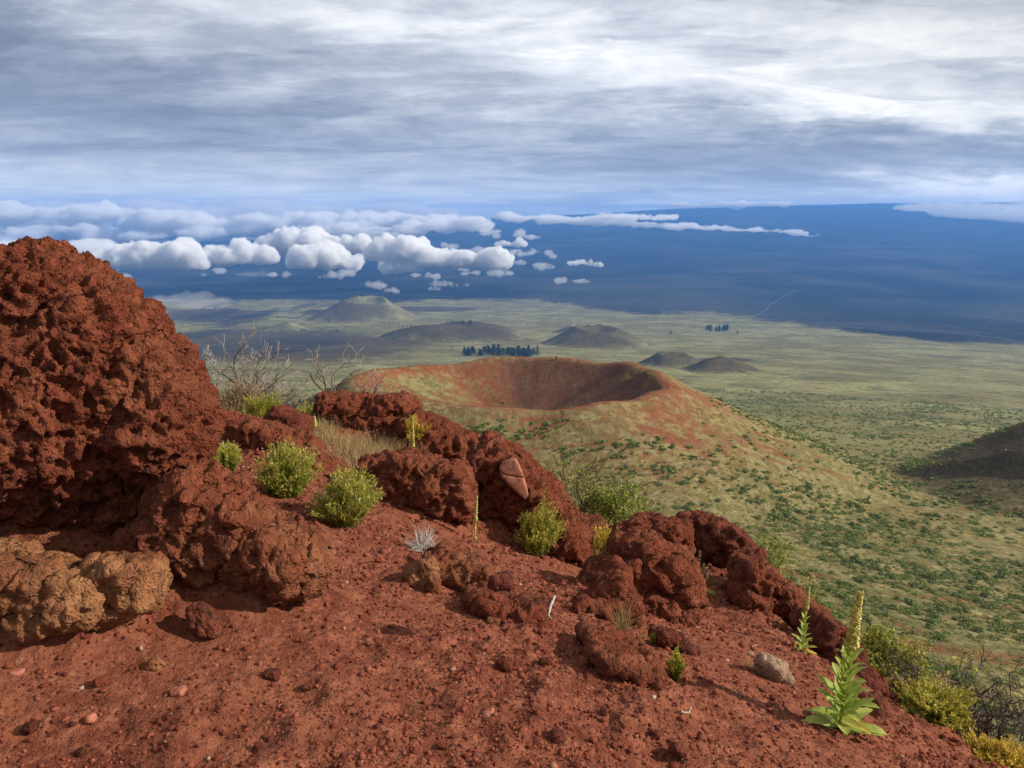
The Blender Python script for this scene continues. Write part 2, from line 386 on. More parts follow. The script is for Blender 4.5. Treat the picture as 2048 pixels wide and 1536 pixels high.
spec('boulder', 'ochre yellow knobbly rock lying low at the left edge below the overhang', [
    (50, 1165, 88, 44, .0, .22, 5), (145, 1185, 70, 42, -.03, .20), (105, 1220, 62, 36, -.05, .17, 25), (235, 1162, 62, 36, .02, .15), (290, 1158, 30, 40, .03, .12), (210, 1200, 55, 30, .02, .13), (-40, 1180, 80, 60, 0, .25)],
    None, 3.2, 'yellow', .009, 13, .9, .8)
spec('rock', 'small dark red jagged stone standing under the tan boulder', [(402, 1235, 19, 30, 0, .05, 12), (422, 1250, 18, 20, 0, .05)], (405, 1272), 3.4, 'dark', .006, 14, .8, 1.1, 'rock')
spec('rock', 'low red crumbly lump half buried below the ochre rock', [(95, 1300, 52, 26, .05, .1), (130, 1290, 32, 20, .1, .08)], (100, 1315), 3.1, 'red', .008, 15, .9, 1, 'rock')
spec('boulder', 'low red lump in the dark hollow between ochre rock and tan boulder', [(300, 1240, 50, 38, .12, .12), (240, 1240, 42, 25, .1, .1), (345, 1225, 60, 34, .3, .12)], (300, 1262), 3.3, 'red', .01, 16, .8)
# middle ground
spec('boulder', 'long low red mound of rock right of the huge boulder under the dry bush', [(520, 885, 105, 42, .1, .5, -8), (590, 905, 50, 36, 0, .35), (455, 870, 60, 26, .3, .4), (610, 940, 60, 30, -.3, .3, -20)], (520, 915), 7.6, 'red', .02, 17, .8, .8)
spec('boulder', 'small dark red wedge of rock behind the red mound', [(575, 855, 34, 30, .3, .25, -25), (608, 878, 28, 28, .2, .25, -30)], (600, 895), 8.6, 'dark', .02, 18, .8)
spec('boulder', 'broad flat-topped red boulder below the left rim of the crater', [(700, 838, 60, 46, .2, .4), (765, 835, 62, 42, .2, .45), (665, 850, 32, 42, .15, .3), (740, 862, 95, 34, .05, .35), (690, 812, 40, 22, .3, .25), (790, 818, 36, 22, .3, .25)], (740, 888), 9.0, 'red', .022, 19, 1, .8)
spec('boulder', 'dark red ridge boulder stepping down right of the flat-topped boulder', [(850, 858, 40, 30, .2, .4, -20), (890, 885, 58, 34, .1, .45, -30), (935, 905, 44, 32, 0, .35, -25), (870, 895, 60, 25, -.1, .3)], (880, 925), 8.9, 'red', .022, 20, 1, 1)
spec('boulder', 'rounded red boulder beside the yellow withered stalk', [(840, 965, 82, 55, .1, .4, -12), (895, 985, 46, 55, 0, .35), (780, 945, 50, 32, .2, .35), (870, 1010, 55, 40, 0, .3), (800, 985, 50, 30, .0, .25)], (860, 1040), 7.0, 'red', .018, 21, 1, .8)
spec('boulder', 'large slanting red boulder with a smooth pink slab on its face', [(1000, 945, 72, 50, .3, .45, -30), (1050, 1000, 82, 62, .2, .5, -40), (985, 990, 48, 62, .25, .4), (1100, 1050, 72, 52, .1, .4, -40), (1140, 1085, 34, 34, 0, .3), (1020, 925, 34, 28, .35, .3), (1010, 1050, 46, 36, .2, .3)], (1050, 1095), 7.3, 'red', .018, 22, 1.05, .9)
spec('boulder', 'dark crumbly rock behind the slanting boulder beside the leafy shrub', [(1180, 1060, 30, 24, .8, .3), (1195, 1080, 26, 22, .8, .3)], None, 7.6, 'dark', .02, 23)
spec('boulder', 'peaked red boulder standing alone in the middle right of the slope', [(1290, 1135, 66, 58, .15, .42), (1340, 1165, 50, 58, .1, .38), (1275, 1110, 34, 34, .2, .3), (1240, 1165, 48, 44, .1, .35, 25), (1330, 1200, 58, 42, .05, .33), (1280, 1190, 60, 48, .0, .3)], (1300, 1230), 5.8, 'red', .014, 24, 1.1, .8)
spec('boulder', 'cracked brown apron of rock sloping down left from the peaked boulder', [(1195, 1185, 66, 22, .1, .4, 28), (1140, 1205, 46, 15, .0, .35, 18), (1215, 1205, 50, 18, -.05, .35), (1165, 1212, 64, 12, -.1, .3)], (1180, 1222), 5.6, 'red', .014, 25, .5, .7)
spec('boulder', 'dark red rock directly behind the peaked boulder', [(1290, 1072, 48, 34, .2, .4), (1335, 1085, 42, 40, .1, .4), (1255, 1078, 26, 26, .2, .3), (1350, 1120, 36, 40, .1, .35)], None, 7.3, 'red', .02, 26, 1)
spec('boulder', 'dark leaning boulder at the crest right of the peaked boulder', [(1400, 1070, 44, 36, .2, .4), (1445, 1095, 54, 40, .1, .42, -25), (1470, 1120, 38, 34, .1, .4), (1400, 1110, 42, 42, .2, .35), (1380, 1058, 24, 22, .2, .25)], None, 7.4, 'dark', .02, 27, 1.1)
spec('boulder', 'low rust coloured ledge below the dark leaning boulder', [(1440, 1172, 46, 20, .1, .3, -6), (1405, 1165, 22, 18, .1, .2), (1480, 1180, 40, 24, .0, .3)], (1440, 1198), 6.4, 'rust', .016, 28, .7)
spec('boulder', 'crumbly red hump on the crest right of the rust ledge', [(1520, 1172, 52, 34, .1, .35, -20), (1565, 1200, 44, 26, .05, .3, -25), (1500, 1190, 40, 24, 0, .3), (1605, 1225, 34, 22, .0, .3, -30)], (1540, 1215), 6.0, 'red', .016, 29, 1)
spec('boulder', 'dark broken rim of rock behind the smaller mullein', [(1640, 1260, 40, 30, .1, .3, -35), (1672, 1300, 36, 34, .0, .3, -40), (1690, 1340, 30, 30, .1, .25)], None, 5.35, 'dark', .016, 30, 1)
spec('boulder', 'dark red rock edge right of the tall mullein', [(1720, 1370, 40, 34, .2, .25, -35), (1760, 1410, 42, 36, .2, .25, -40), (1722, 1400, 36, 36, .1, .2), (1795, 1440, 30, 24, .2, .2, -35)], None, 4.55, 'dark', .013, 31, 1)
spec('rock', 'reddish smooth rock low in the soil below the silver dead bush', [(925, 1145, 62, 30, .1, .2, -18), (965, 1160, 32, 26, .05, .15), (880, 1128, 32, 16, .15, .15), (945, 1180, 26, 18, 0, .1)], (930, 1185), 4.7, 'rust', .01, 32, .3, .8, 'rock')
spec('rock', 'thin upright rock splinter with a tan broken face', [(858, 1150, 15, 36, .05, .07, 6), (838, 1155, 26, 26, .1, .12, 20), (868, 1170, 8, 22, .0, .05)], (858, 1188), 4.7, 'yellow', .008, 33, .5, .8, 'rock')
spec('rock', 'crumbling red bank of earth and rock above the white stick', [(1010, 1215, 58, 26, .1, .22, -8), (1055, 1225, 34, 30, .05, .18), (970, 1200, 40, 20, .15, .18)], (1020, 1250), 4.3, 'red', .012, 34, .9, .9, 'rock')
spec('rock', 'red bank broken off in a step right of the golden grass', [(1235, 1305, 60, 14, .1, .3, -18), (1296, 1340, 18, 28, .05, .16), (1262, 1335, 40, 24, .05, .2)], (1275, 1368), 4.1, 'red', .012, 35, .6, .8, 'rock')
spec('rock', 'pale fuzzy grey rock lying on the slope beside the dry grass tuft', [(1545, 1335, 24, 20, 0, .07, -25), (1566, 1355, 18, 14, 0, .05, -40), (1530, 1322, 14, 12, 0, .05)], (1555, 1368), 4.2, 'grey', .006, 36, .2, .6, 'rock')
spec('rock', 'brown weathered rock half hidden at the lower right crest', [(1755, 1425, 22, 28, -.1, .1, 10), (1746, 1440, 16, 18, -.12, .08)], None, 4.2, 'rust', .008, 37, .4, .8, 'rock')
spec('rock', 'small round red stone at the foot of the withered stalk', [(950, 1052, 16, 10, 0, .05, -20)], (950, 1062), 6.4, 'red', .007, 38, .2, .6, 'stone')
spec('rock', 'red and white crusted stone pile under the peaked boulder', [(1335, 1275, 20, 14, 0, .06), (1355, 1285, 14, 16, 0, .05), (1318, 1270, 14, 14, .05, .06), (1376, 1300, 20, 10, 0, .06, -25)], (1345, 1305), 4.6, 'dark', .006, 39, .6, 1, 'rock')
spec('rock', 'grey white crust of stone in the pile under the peaked boulder', [(1352, 1271, 11, 8, -.06, .03), (1362, 1282, 7, 9, -.06, .03)], (1352, 1290), 4.6, 'grey', .005, 40, .6, 1, 'rock')
# stones one can count
STONES = [(1225, 1358, 25, 11, 'dark flat red stone casting a shadow below the stepped bank', 'dark'), (1262, 1365, 11, 7, 'small dark stone just right of the dark flat stone', 'dark'),
          (310, 1332, 14, 10, 'tan and black stone left of centre below the tan boulder', 'yellow'), (60, 1457, 13, 9, 'dark grey stone near the lower left corner', 'dark'), (203, 1365, 12, 8, 'reddish brown stone on the soil below the ochre rock', 'red'),
          (545, 1352, 15, 8, 'wide flat red stone below the tan boulder', 'dark'), (357, 1385, 13, 7, 'pale pinkish flat stone in the lower left gravel', 'pink'), (988, 1250, 13, 9, 'rounded ochre stone above the centre of the slope', 'yellow'),
          (1060, 1258, 11, 6, 'pale tan chip of stone below the white stick', 'yellow'), (1008, 1332, 16, 9, 'dark angular stone with a deep shadow in mid slope', 'dark'), (1115, 1478, 12, 12, 'dark round stone near the bottom edge, middle of the photo', 'dark'),
          (1208, 1425, 7, 7, 'small bright red stone right of centre near the bottom', 'red'), (1355, 1503, 14, 11, 'dark red stone in the bottom right soil', 'dark'), (1178, 1235, 9, 5, 'small smooth red stone left of the golden grass', 'pink'),
          (515, 1500, 8, 10, 'small black stone near the bottom edge, left of centre', 'dark'), (1310, 1470, 9, 7, 'small dark stone above the bottom right stone', 'dark'), (36, 1350, 12, 8, 'pale pink stone near the left edge', 'pink'),
          (975, 1435, 13, 10, 'reddish grey stone in the band of coarse gravel', 'pink'), (1090, 1330, 12, 9, 'dark red stone in the gravel above the mid slope hollow', 'red'), (160, 1505, 9, 6, 'small brown stone close to the lower left corner', 'dark'),
          (1170, 1330, 14, 14, 'crumbly ochre stained lump left of the stepped bank', 'rust'), (885, 1495, 9, 7, 'small dull red stone at the bottom edge', 'red'), (615, 1375, 9, 5, 'small flat dark stone below the tan boulder', 'dark'),
          (182, 1440, 9, 8, 'upright slim pink stone in the lower left gravel', 'pink'), (1500, 1310, 6, 4, 'pale chip beside the dry grass tuft', 'grey'), (1000, 1165, 22, 12, 'dark stone lump right of the smooth reddish rock', 'dark')]
for i, (x, y, a, b, lb_, m_) in enumerate(STONES):
    spec('stone', lb_, [(x, y-b*.35, a, b, 0, a*.0022), (x+a*.4, y-b*.1, a*.6, b*.7, 0, a*.0018, -20)], (x, y+b*.5), 3.5, m_, max(.0045, a*.00035), 50+i, .25, 1.25, 'stone')
# soil banked up round every rock
BUMPS = []
for sp_ in SPECS:
    if sp_[0] == 'stone': continue
    for b_ in sp_[2]:
        d_ = sp_[3]+b_[4]; c_ = at(b_[0], b_[1]+b_[3]*.6, d_); g_ = land(c_[:1], c_[1:2], False)[0][0]
        rh = b_[2]*d_/F
        if c_[2]-g_ < rh*1.5: BUMPS.append((c_[0], c_[1], rh*1.25, min(.16, rh*.26)))
FOOT = [(1190, 1400, .13), (1160, 1440, .11), (1370, 1370, .10), (1260, 1500, .14), (560, 1400, .12), (900, 1480, .13), (1010, 1370, .10), (700, 1300, .10), (470, 1490, .12), (1440, 1450, .10), (1120, 1500, .1), (820, 1420, .11)]
_fp = hits([f[0] for f in FOOT], [f[1] for f in FOOT], 1.5)[0]
def near_detail(x, y, z):
    r = np.hypot(x, y); m = (r < 30); xm, ym, rm = x[m], y[m], r[m]
    d = noise2(xm, ym, .9, 4, .5, seed=21)*.075+noise2(xm, ym, 4.5, 4, .55, seed=22)*.036
    for (f, q) in zip(FOOT, _fp):
        rr = np.hypot((xm-q[0])/f[2]*.8, (ym-q[1])/(f[2]*1.3)); d += -.022*np.exp(-rr**4)+.008*np.exp(-((rr-1.25)*4)**2)
    for (bx, by, br, bh) in BUMPS:
        q = ((xm-bx)**2+(ym-by)**2)/(br*br); d += np.where(q < 6, bh*np.exp(-q*1.3), 0)
    patch = sstep(-.25, .35, noise2(xm, ym, 1.3, 3, seed=23))
    for sc, am, sd_ in ((16, .012, 31), (34, .0075, 32), (75, .0036, 33)):
        a = rm < (26 if sc < 20 else 14 if sc < 50 else 7)
        f1, f2, idv = worley(np.stack([xm[a]*sc, ym[a]*sc, z[m][a]*sc*.5], 1), sd_, True)
        # only some of the cells carry a lump
        lump = np.clip(f2-f1, 0, .45)*1.9*np.where(idv > .6, 1.0, .2)*(.3+.9*idv)
        d[a] += lump*am*(.35+.9*patch[a])
    # crumbly broken edge
    s = crest_sd(xm, ym); e = sstep(-.75, .05, s)*sstep(9, 2, s)
    d += e*(noise2(xm, ym, 2.6, 5, .6, seed=41, ridge=True)*.10+noise2(xm, ym, 9, 3, .6, seed=42)*.03)
    z[m] += d*sstep(30, 20, rm)
    return z
azs = np.concatenate([np.linspace(-180, -60, 40, endpoint=False), np.linspace(-60, -38, 60, endpoint=False), np.linspace(-38, 38, 1090), np.linspace(38, 60, 61)[1:], np.linspace(60, 180, 41)[1:-1]])
rs = np.concatenate([[0.05, .4, .8, 1.2, 1.5], np.exp(np.arange(math.log(1.7), math.log(13), .0031)), np.exp(np.arange(math.log(13), math.log(60), .007)),
                     np.exp(np.arange(math.log(60), math.log(1200), .0062)), np.exp(np.arange(math.log(1200), math.log(44000), .0095))])
na, nr = len(azs), len(rs)
RR, AA = np.meshgrid(rs, np.radians(azs), indexing='ij')
GX = (RR*np.sin(AA)).ravel(); GY = (RR*np.cos(AA)).ravel()
GZ, CONE, HID = land(GX, GY)
GZ = near_detail(GX, GY, GZ)
PX, PY, PD = project(GX, GY, GZ)
GR = RR.ravel()
# zones of ground colour and painted shade: red cinder, straw grass, green growth, dark lava with cloud shadow
red = np.zeros(len(GX)); lush = np.zeros(len(GX)); lava = np.zeros(len(GX)); dark = np.zeros(len(GX))
nA = noise2(GX, GY, 1/70., 5, seed=51); nB = noise2(GX, GY, 1/14., 4, seed=52); nL = noise2(GX, GY*.4, 1/500., 5, seed=53)
red = sstep(60, 14, GR)+sstep(.30, .62, nA*.6+nB*.5+.22*np.sin(GX*.05+GY*.012))*sstep(900, 300, GR)*.55
red = np.clip(red, 0, 1)
_, rho, ang = crater(GX, GY); mc = CONE > 0
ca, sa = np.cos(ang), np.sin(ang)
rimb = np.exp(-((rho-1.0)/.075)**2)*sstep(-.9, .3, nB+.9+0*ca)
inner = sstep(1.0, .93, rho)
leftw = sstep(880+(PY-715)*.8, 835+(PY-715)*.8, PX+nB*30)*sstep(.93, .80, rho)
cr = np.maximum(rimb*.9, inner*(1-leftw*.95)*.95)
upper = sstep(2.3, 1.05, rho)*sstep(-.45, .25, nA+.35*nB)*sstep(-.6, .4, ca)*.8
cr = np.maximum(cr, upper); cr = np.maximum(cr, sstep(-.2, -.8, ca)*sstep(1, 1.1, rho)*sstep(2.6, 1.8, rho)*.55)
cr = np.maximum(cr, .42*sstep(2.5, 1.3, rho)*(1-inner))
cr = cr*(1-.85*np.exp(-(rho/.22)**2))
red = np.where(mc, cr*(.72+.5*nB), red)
dark = np.where(mc, np.clip(inner*sstep(-.45, .1, ca)*.8*sstep(-.5,.3,nB+.3) + np.exp(-(rho/.22)**2)*.8+sstep(-.2, -.8, ca)*sstep(1.02, 1.15, rho)*.6*sstep(2.6, 1.6, rho), 0, 1), dark)  # crater floor tone, plus painted shade on right inner and left outer walls
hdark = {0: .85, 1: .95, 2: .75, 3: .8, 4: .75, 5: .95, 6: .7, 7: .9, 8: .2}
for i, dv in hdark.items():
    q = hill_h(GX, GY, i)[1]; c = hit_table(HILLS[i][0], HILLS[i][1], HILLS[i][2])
    fr = sstep(.35, -.25, (GX-c[0])/HILLS[i][3]+.7*(GY-HILLS[i][2])/HILLS[i][3]) if i in (0, 6, 8) else 1  # some hills darken on their left fronts, painted shade besides dark growth
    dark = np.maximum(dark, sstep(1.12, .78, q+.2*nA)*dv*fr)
    if i in (0, 2, 4): lush = np.maximum(lush, sstep(.55, .3, q))
lush = np.maximum(lush, sstep(-.1, .5, nA+.6*noise2(GX, GY, 1/260., 4, seed=57))*.65*(GR > 60)*(~mc))
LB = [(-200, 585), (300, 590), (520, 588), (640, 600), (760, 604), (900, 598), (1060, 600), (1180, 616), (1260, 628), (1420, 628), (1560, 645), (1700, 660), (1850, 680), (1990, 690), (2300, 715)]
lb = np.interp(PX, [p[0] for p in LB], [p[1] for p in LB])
lava = sstep(5, -5, (PY-lb)+nL*16+noise2(GX, GY, 1/120., 3, seed=54)*9)*(GY > 2500)  # dark lava edge follows a cloud shadow, so its shade is painted in
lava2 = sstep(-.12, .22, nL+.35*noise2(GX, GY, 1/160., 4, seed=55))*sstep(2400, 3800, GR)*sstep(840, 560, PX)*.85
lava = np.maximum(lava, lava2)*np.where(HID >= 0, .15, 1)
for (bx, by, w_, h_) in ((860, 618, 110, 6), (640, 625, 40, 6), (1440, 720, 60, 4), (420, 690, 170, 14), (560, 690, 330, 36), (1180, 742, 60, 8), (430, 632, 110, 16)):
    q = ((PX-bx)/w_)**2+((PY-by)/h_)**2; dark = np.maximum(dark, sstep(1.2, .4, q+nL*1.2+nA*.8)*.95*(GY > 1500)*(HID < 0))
MOUNT = (GY > 9000)
idx = np.arange(na*nr).reshape(nr, na)
a_, b_ = idx[:-1, :], idx[1:, :]
FQ = np.stack([a_, np.roll(a_, -1, 1), np.roll(b_, -1, 1), b_], -1).reshape(-1, 4)
cls = np.zeros(len(GX), int)               # 0 plain
sdc = np.full(len(GX), 99.0); mm = GR < 60; sdc[mm] = crest_sd(GX[mm], GY[mm])
cls[GR < 14] = 1; cls[(GR >= 14) & (sdc < 5) & (GR < 60)] = 1
cls[(cls == 1) & (sdc > 6)] = 0
cls[CONE > 0] = 2; cls[MOUNT] = 3
for i in range(len(HILLS)): cls[HID == i] = 4+i
fc = cls[FQ].min(axis=1)
NAMES = {0: ('terrain', None), 1: ('ground', None), 2: ('crater_cone', None), 3: ('mountain', None)}
ground_objs = []
fc = cls[FQ[:, 0]]
NAMES.update({4+i: ('hill', None) for i in range(len(HILLS))})
# ---- ground materials
def cinder_nodes(k, pos, grain=1.0):
    """red volcanic cinder: colour with real variation, fine bump"""
    n1 = k.noise(pos, 1.3, 6, .6); n2 = k.noise(pos, 9, 6, .65); v = k.voro(pos, 55*grain, out='Color')
    sp = k.node('ShaderNodeSeparateColor'); k.put(sp.inputs[0], v)
    c = k.ramp(n2, [(.30, (.085, .020, .011)), (.48, (.168, .052, .028)), (.60, (.23, .078, .042)), (.78, (.30, .115, .066))])
    c = k.mix(k.m('MULTIPLY', k.ramp(n1, [(.42, 0), (.62, 1)]), .5), c, (.24, .085, .045, 1))
    c = k.mix(k.ramp(sp.outputs[0], [(.0, .0), (.80, 0), (.9, .55)]), c, (.085, .022, .015, 1))
    c = k.mix(k.ramp(sp.outputs[1], [(.0, .0), (.955, 0), (.985, .4)]), c, (.33, .15, .09, 1))
    return c
m_ground, k = mat('red_cinder')
g = k.node('ShaderNodeNewGeometry'); pos = g.outputs['Position']
c = cinder_nodes(k, pos)
h = k.m('ADD', k.m('MULTIPLY', k.voro(pos, 95), .5), k.m('MULTIPLY', k.noise(pos, 60, 5, .7), .9))
k.out(k.bsdf(c, .95, k.bump(h, .8, .010), .1))

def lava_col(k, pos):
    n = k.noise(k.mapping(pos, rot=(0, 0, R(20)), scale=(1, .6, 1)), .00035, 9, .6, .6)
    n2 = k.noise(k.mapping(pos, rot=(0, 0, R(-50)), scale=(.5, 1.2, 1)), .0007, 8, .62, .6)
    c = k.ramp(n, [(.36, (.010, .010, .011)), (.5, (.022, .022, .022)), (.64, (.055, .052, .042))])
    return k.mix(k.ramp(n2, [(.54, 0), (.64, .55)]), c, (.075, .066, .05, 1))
def land_material(name, far):
    m, k = mat(name)
    g = k.node('ShaderNodeNewGeometry'); pos = g.outputs['Position']
    red_, lush_, lava_shade, dark_ = [k.attr(a) for a in ('red', 'lush', 'lava', 'dark')]
    st = k.mapping(pos, rot=(0, 0, R(35)), scale=(1, .35, 1))
    nf = k.noise(pos, .55, 7, .68); nm = k.noise(st, .075, 7, .62, .6); nb = k.noise(k.mapping(pos, rot=(0, 0, R(12)), scale=(.6, 1, 1)), .006, 8, .6, .4); nx = k.noise(pos, .022, 7, .62)
    grass = k.ramp(nf, [(.30, (.075, .065, .022)), (.46, (.205, .168, .070)), (.60, (.33, .285, .120)), (.76, (.46, .40, .20))])
    grass = k.mix(k.ramp(nm, [(.44, 0), (.60, .8)]), grass, (.155, .120, .05, 1))
    grass = k.mix(k.ramp(nx, [(.45, 0), (.62, .65)]), grass, (.27, .225, .11, 1))
    ni = k.noise(pos, .19, 7, .72)
    grass = k.mix(k.ramp(ni, [(.46, 0), (.56, .85)]), grass, (.125, .110, .042, 1))
    soil = k.ramp(nf, [(.3, (.075, .024, .014)), (.55, (.19, .058, .030)), (.75, (.29, .10, .05))])
    green = k.ramp(nf, [(.3, (.030, .045, .014)), (.55, (.085, .105, .032)), (.75, (.17, .175, .06))])
    rock = lava_col(k, pos)
    # bare trails and wash lines run down the slope
    wash = k.ramp(k.noise(k.mapping(pos, rot=(0, 0, R(-38)), scale=(.25, 1.6, 1)), .045, 6, .6, .5), [(.56, 0), (.66, .75)])
    c = k.mix(wash, grass, soil)
    c = k.mix(k.m('MULTIPLY', k.m('ADD', k.m('MULTIPLY', lush_, .55), k.m('MULTIPLY', k.m('SUBTRACT', nm, .53), 2.0), clamp=True), .85), c, green)
    spots = k.ramp(k.voro(pos, .22), [(.22, .75), (.36, 0)])
    c = k.mix(k.m('MULTIPLY', spots, k.ramp(k.noise(pos, .03, 4, .6), [(.46, 0), (.6, 1)])), c, (.055, .075, .022, 1))
    # far shrub land: broken darker patches
    farp = k.ramp(nb, [(.48, 0), (.64, .55)])
    ln = k.node('ShaderNodeVectorMath', operation='LENGTH'); k.put(ln.inputs[0], pos)
    dist = k.m('MULTIPLY', k.m('SUBTRACT', ln.outputs['Value'], 650.0), .0012, clamp=True)
    c = k.mix(k.m('MULTIPLY', farp, dist), c, (.095, .108, .045, 1))
    c = k.mix(k.m('MULTIPLY', k.ramp(k.noise(pos, .0035, 6, .6), [(.44, .05), (.62, .6)]), dist), c, (.34, .33, .15, 1))
    fl = k.ramp(k.noise(k.mapping(pos, rot=(0, 0, R(-8)), scale=(.7, 1.2, 1)), .016, 8, .68, .3), [(.54, 0), (.62, .8)])
    c = k.mix(k.m('MULTIPLY', fl, dist), c, (.075, .088, .042, 1))
    sp2 = k.m('MULTIPLY', k.ramp(k.voro(pos, .05), [(.20, .8), (.34, 0)]), k.ramp(k.noise(pos, .006, 6, .65), [(.44, 0), (.56, 1)]))
    sp3 = k.ramp(k.noise(pos, .035, 8, .75), [(.53, 0), (.60, .7)])
    c = k.mix(k.m('MULTIPLY', k.m('MAXIMUM', sp2, sp3), dist), c, (.07, .085, .035, 1))
    rr_ = k.m('ADD', red_, k.m('ADD', k.m('MULTIPLY', k.m('SUBTRACT', nf, .5), 1.1), k.m('MULTIPLY', k.m('SUBTRACT', ni, .5), 1.5)))
    rr_ = k.m('MULTIPLY', k.m('SUBTRACT', rr_, .22), 1.9, clamp=True)
    c = k.mix(k.m('MULTIPLY', rr_, k.ramp(red_, [(.05, 0), (.25, 1)])), c, k.mix(.45, soil, (.235, .082, .045, 1)))
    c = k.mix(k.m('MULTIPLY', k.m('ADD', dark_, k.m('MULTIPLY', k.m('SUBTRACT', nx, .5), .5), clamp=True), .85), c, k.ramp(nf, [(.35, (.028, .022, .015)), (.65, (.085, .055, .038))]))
    c = k.mix(k.m('MULTIPLY', k.m('ADD', lava_shade, k.m('MULTIPLY', k.m('SUBTRACT', nx, .5), 1.2), clamp=True), k.ramp(lava_shade, [(.05, 0), (.3, 1)])), c, rock)  # lava colour, with the cloud shadow painted into it
    h = k.m('ADD', k.m('MULTIPLY', k.noise(pos, 1.4, 5, .7), .5), k.m('MULTIPLY', nm, 2.0))
    k.out(k.bsdf(c, 1.0, k.bump(h, .7, .9), .02)); return m
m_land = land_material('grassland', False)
m_mount, k = mat('old_lava')
g = k.node('ShaderNodeNewGeometry'); pos = g.outputs['Position']
k.out(k.bsdf(lava_col(k, pos), 1.0, None, .0))
MATS = {0: m_land, 1: m_ground, 2: m_land, 3: m_mount}
LBL = {'terrain': 'terrain', 'ground': 'ground', 'crater_cone': 'hills', 'mountain': 'mountain', 'hill': 'hills'}
GV = np.stack([GX, GY, GZ], 1)
# shared smooth normals so that the seams between the sheets do not show
for ci, (nm_, _) in NAMES.items():
    fs = FQ[fc == ci]
    if not len(fs): continue
    used, inv = np.unique(fs, return_inverse=True)
    me = raw_mesh(nm_, GV[used], inv.reshape(fs.shape))
    if ci != 1 and ci != 3:
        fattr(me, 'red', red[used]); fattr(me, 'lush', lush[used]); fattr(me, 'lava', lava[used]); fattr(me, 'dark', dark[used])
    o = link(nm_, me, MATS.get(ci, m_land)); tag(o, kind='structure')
    ground_objs.append(o)

# ---- the air: one closed box of even, pale blue haze
def haze_box():
    x0, x1, y0, y1, z0, z1 = -46000, 46000, -46000, 45500, GZ.min()-40, GZ.max()+25
    V = np.array([(x, y, z) for x in (x0, x1) for y in (y0, y1) for z in (z0, z1)], float)
    Fc = np.array([(0, 1, 3, 2), (4, 6, 7, 5), (0, 4, 5, 1), (2, 3, 7, 6), (0, 2, 6, 4), (1, 5, 7, 3)])
    m, k = mat('air')
    v = k.node('ShaderNodeVolumePrincipled')
    v.inputs['Color'].default_value = HAZE_COL; v.inputs['Density'].default_value = HAZE_D
    v.inputs['Anisotropy'].default_value = 0.1
    k.out(None, v.outputs[0])
    o = link('haze', raw_mesh('haze', V, Fc, smooth=False), m); tag(o, kind='stuff')
HAZE_COL = (.15, .42, 1.0, 1); HAZE_D = 3.9e-5
haze_box()
# ------------------------------------------------------------------ rocks
def lava_rock(name, base, tint, bump=.026, pits=1.0, dark=.0):
    m, k = mat(name)
    tcn = k.node('ShaderNodeNewGeometry'); pos = tcn.outputs['Position']
    n1 = k.noise(pos, 2.2, 6, .62, .4); n2 = k.noise(pos, 14, 7, .68); n3 = k.noise(pos, 5, 5, .6)
    b = np.array(base)
    c = k.ramp(n2, [(.30, tuple(b*.42)), (.47, tuple(b*.85)), (.60, tuple(b*1.15)), (.78, tuple(b*1.55+.015))])
    c = k.mix(k.ramp(n1, [(.46, 0), (.62, .75)]), c, k.mix(k.ramp(n2, [(.35, 0), (.7, 1)]), (tint[0]*.6, tint[1]*.6, tint[2]*.6, 1), (tint[0]*1.25, tint[1]*1.25, tint[2]*1.25, 1)))
    c = k.mix(k.ramp(n3, [(.56, 0), (.66, .5+dark)]), c, (.055, .022, .016, 1))
    # grey-green lichen in small patches
    c = k.mix(k.ramp(k.noise(pos, 11, 4, .6), [(.68, 0), (.73, .45)]), c, (.22, .19, .11, 1))
    w = k.node('ShaderNodeVectorMath', operation='ADD'); k.put(w.inputs[0], pos)
    nn = k.node('ShaderNodeTexNoise'); k.put(nn.inputs['Vector'], pos); nn.inputs['Scale'].default_value = 9
    sc = k.node('ShaderNodeVectorMath', operation='SCALE'); k.put(sc.inputs[0], nn.outputs['Color']); sc.inputs['Scale'].default_value = .05
    k.put(w.inputs[1], sc.outputs[0])
    v1 = k.ramp(k.voro(w.outputs[0], 30), [(.05, 0), (.42, 1)]); v2 = k.ramp(k.voro(w.outputs[0], 75), [(.1, 0), (.5, 1)])
    h = k.m('ADD', k.m('MULTIPLY', v1, 1.0*pits), k.m('MULTIPLY', v2, .45*pits))
    h = k.m('ADD', h, k.m('MULTIPLY', k.noise(pos, 45, 5, .7), 1.2))
    k.out(k.bsdf(c, .92, k.bump(h, .9, bump), .12)); return m
M_red = lava_rock('rock_red', (.19, .050, .025), (.265, .090, .044))
M_rust = lava_rock('rock_rust', (.205, .060, .029), (.31, .125, .060))
M_yellow = lava_rock('rock_ochre', (.24, .088, .040), (.39, .185, .08), .026)
M_dark = lava_rock('rock_dark', (.135, .034, .020), (.20, .06, .032), .022, 1.0, .25)
M_pink = lava_rock('rock_pink', (.33, .12, .075), (.36, .15, .10), .004, .25)
M_grey = lava_rock('rock_grey', (.30, .19, .125), (.42, .33, .26), .012, .6)
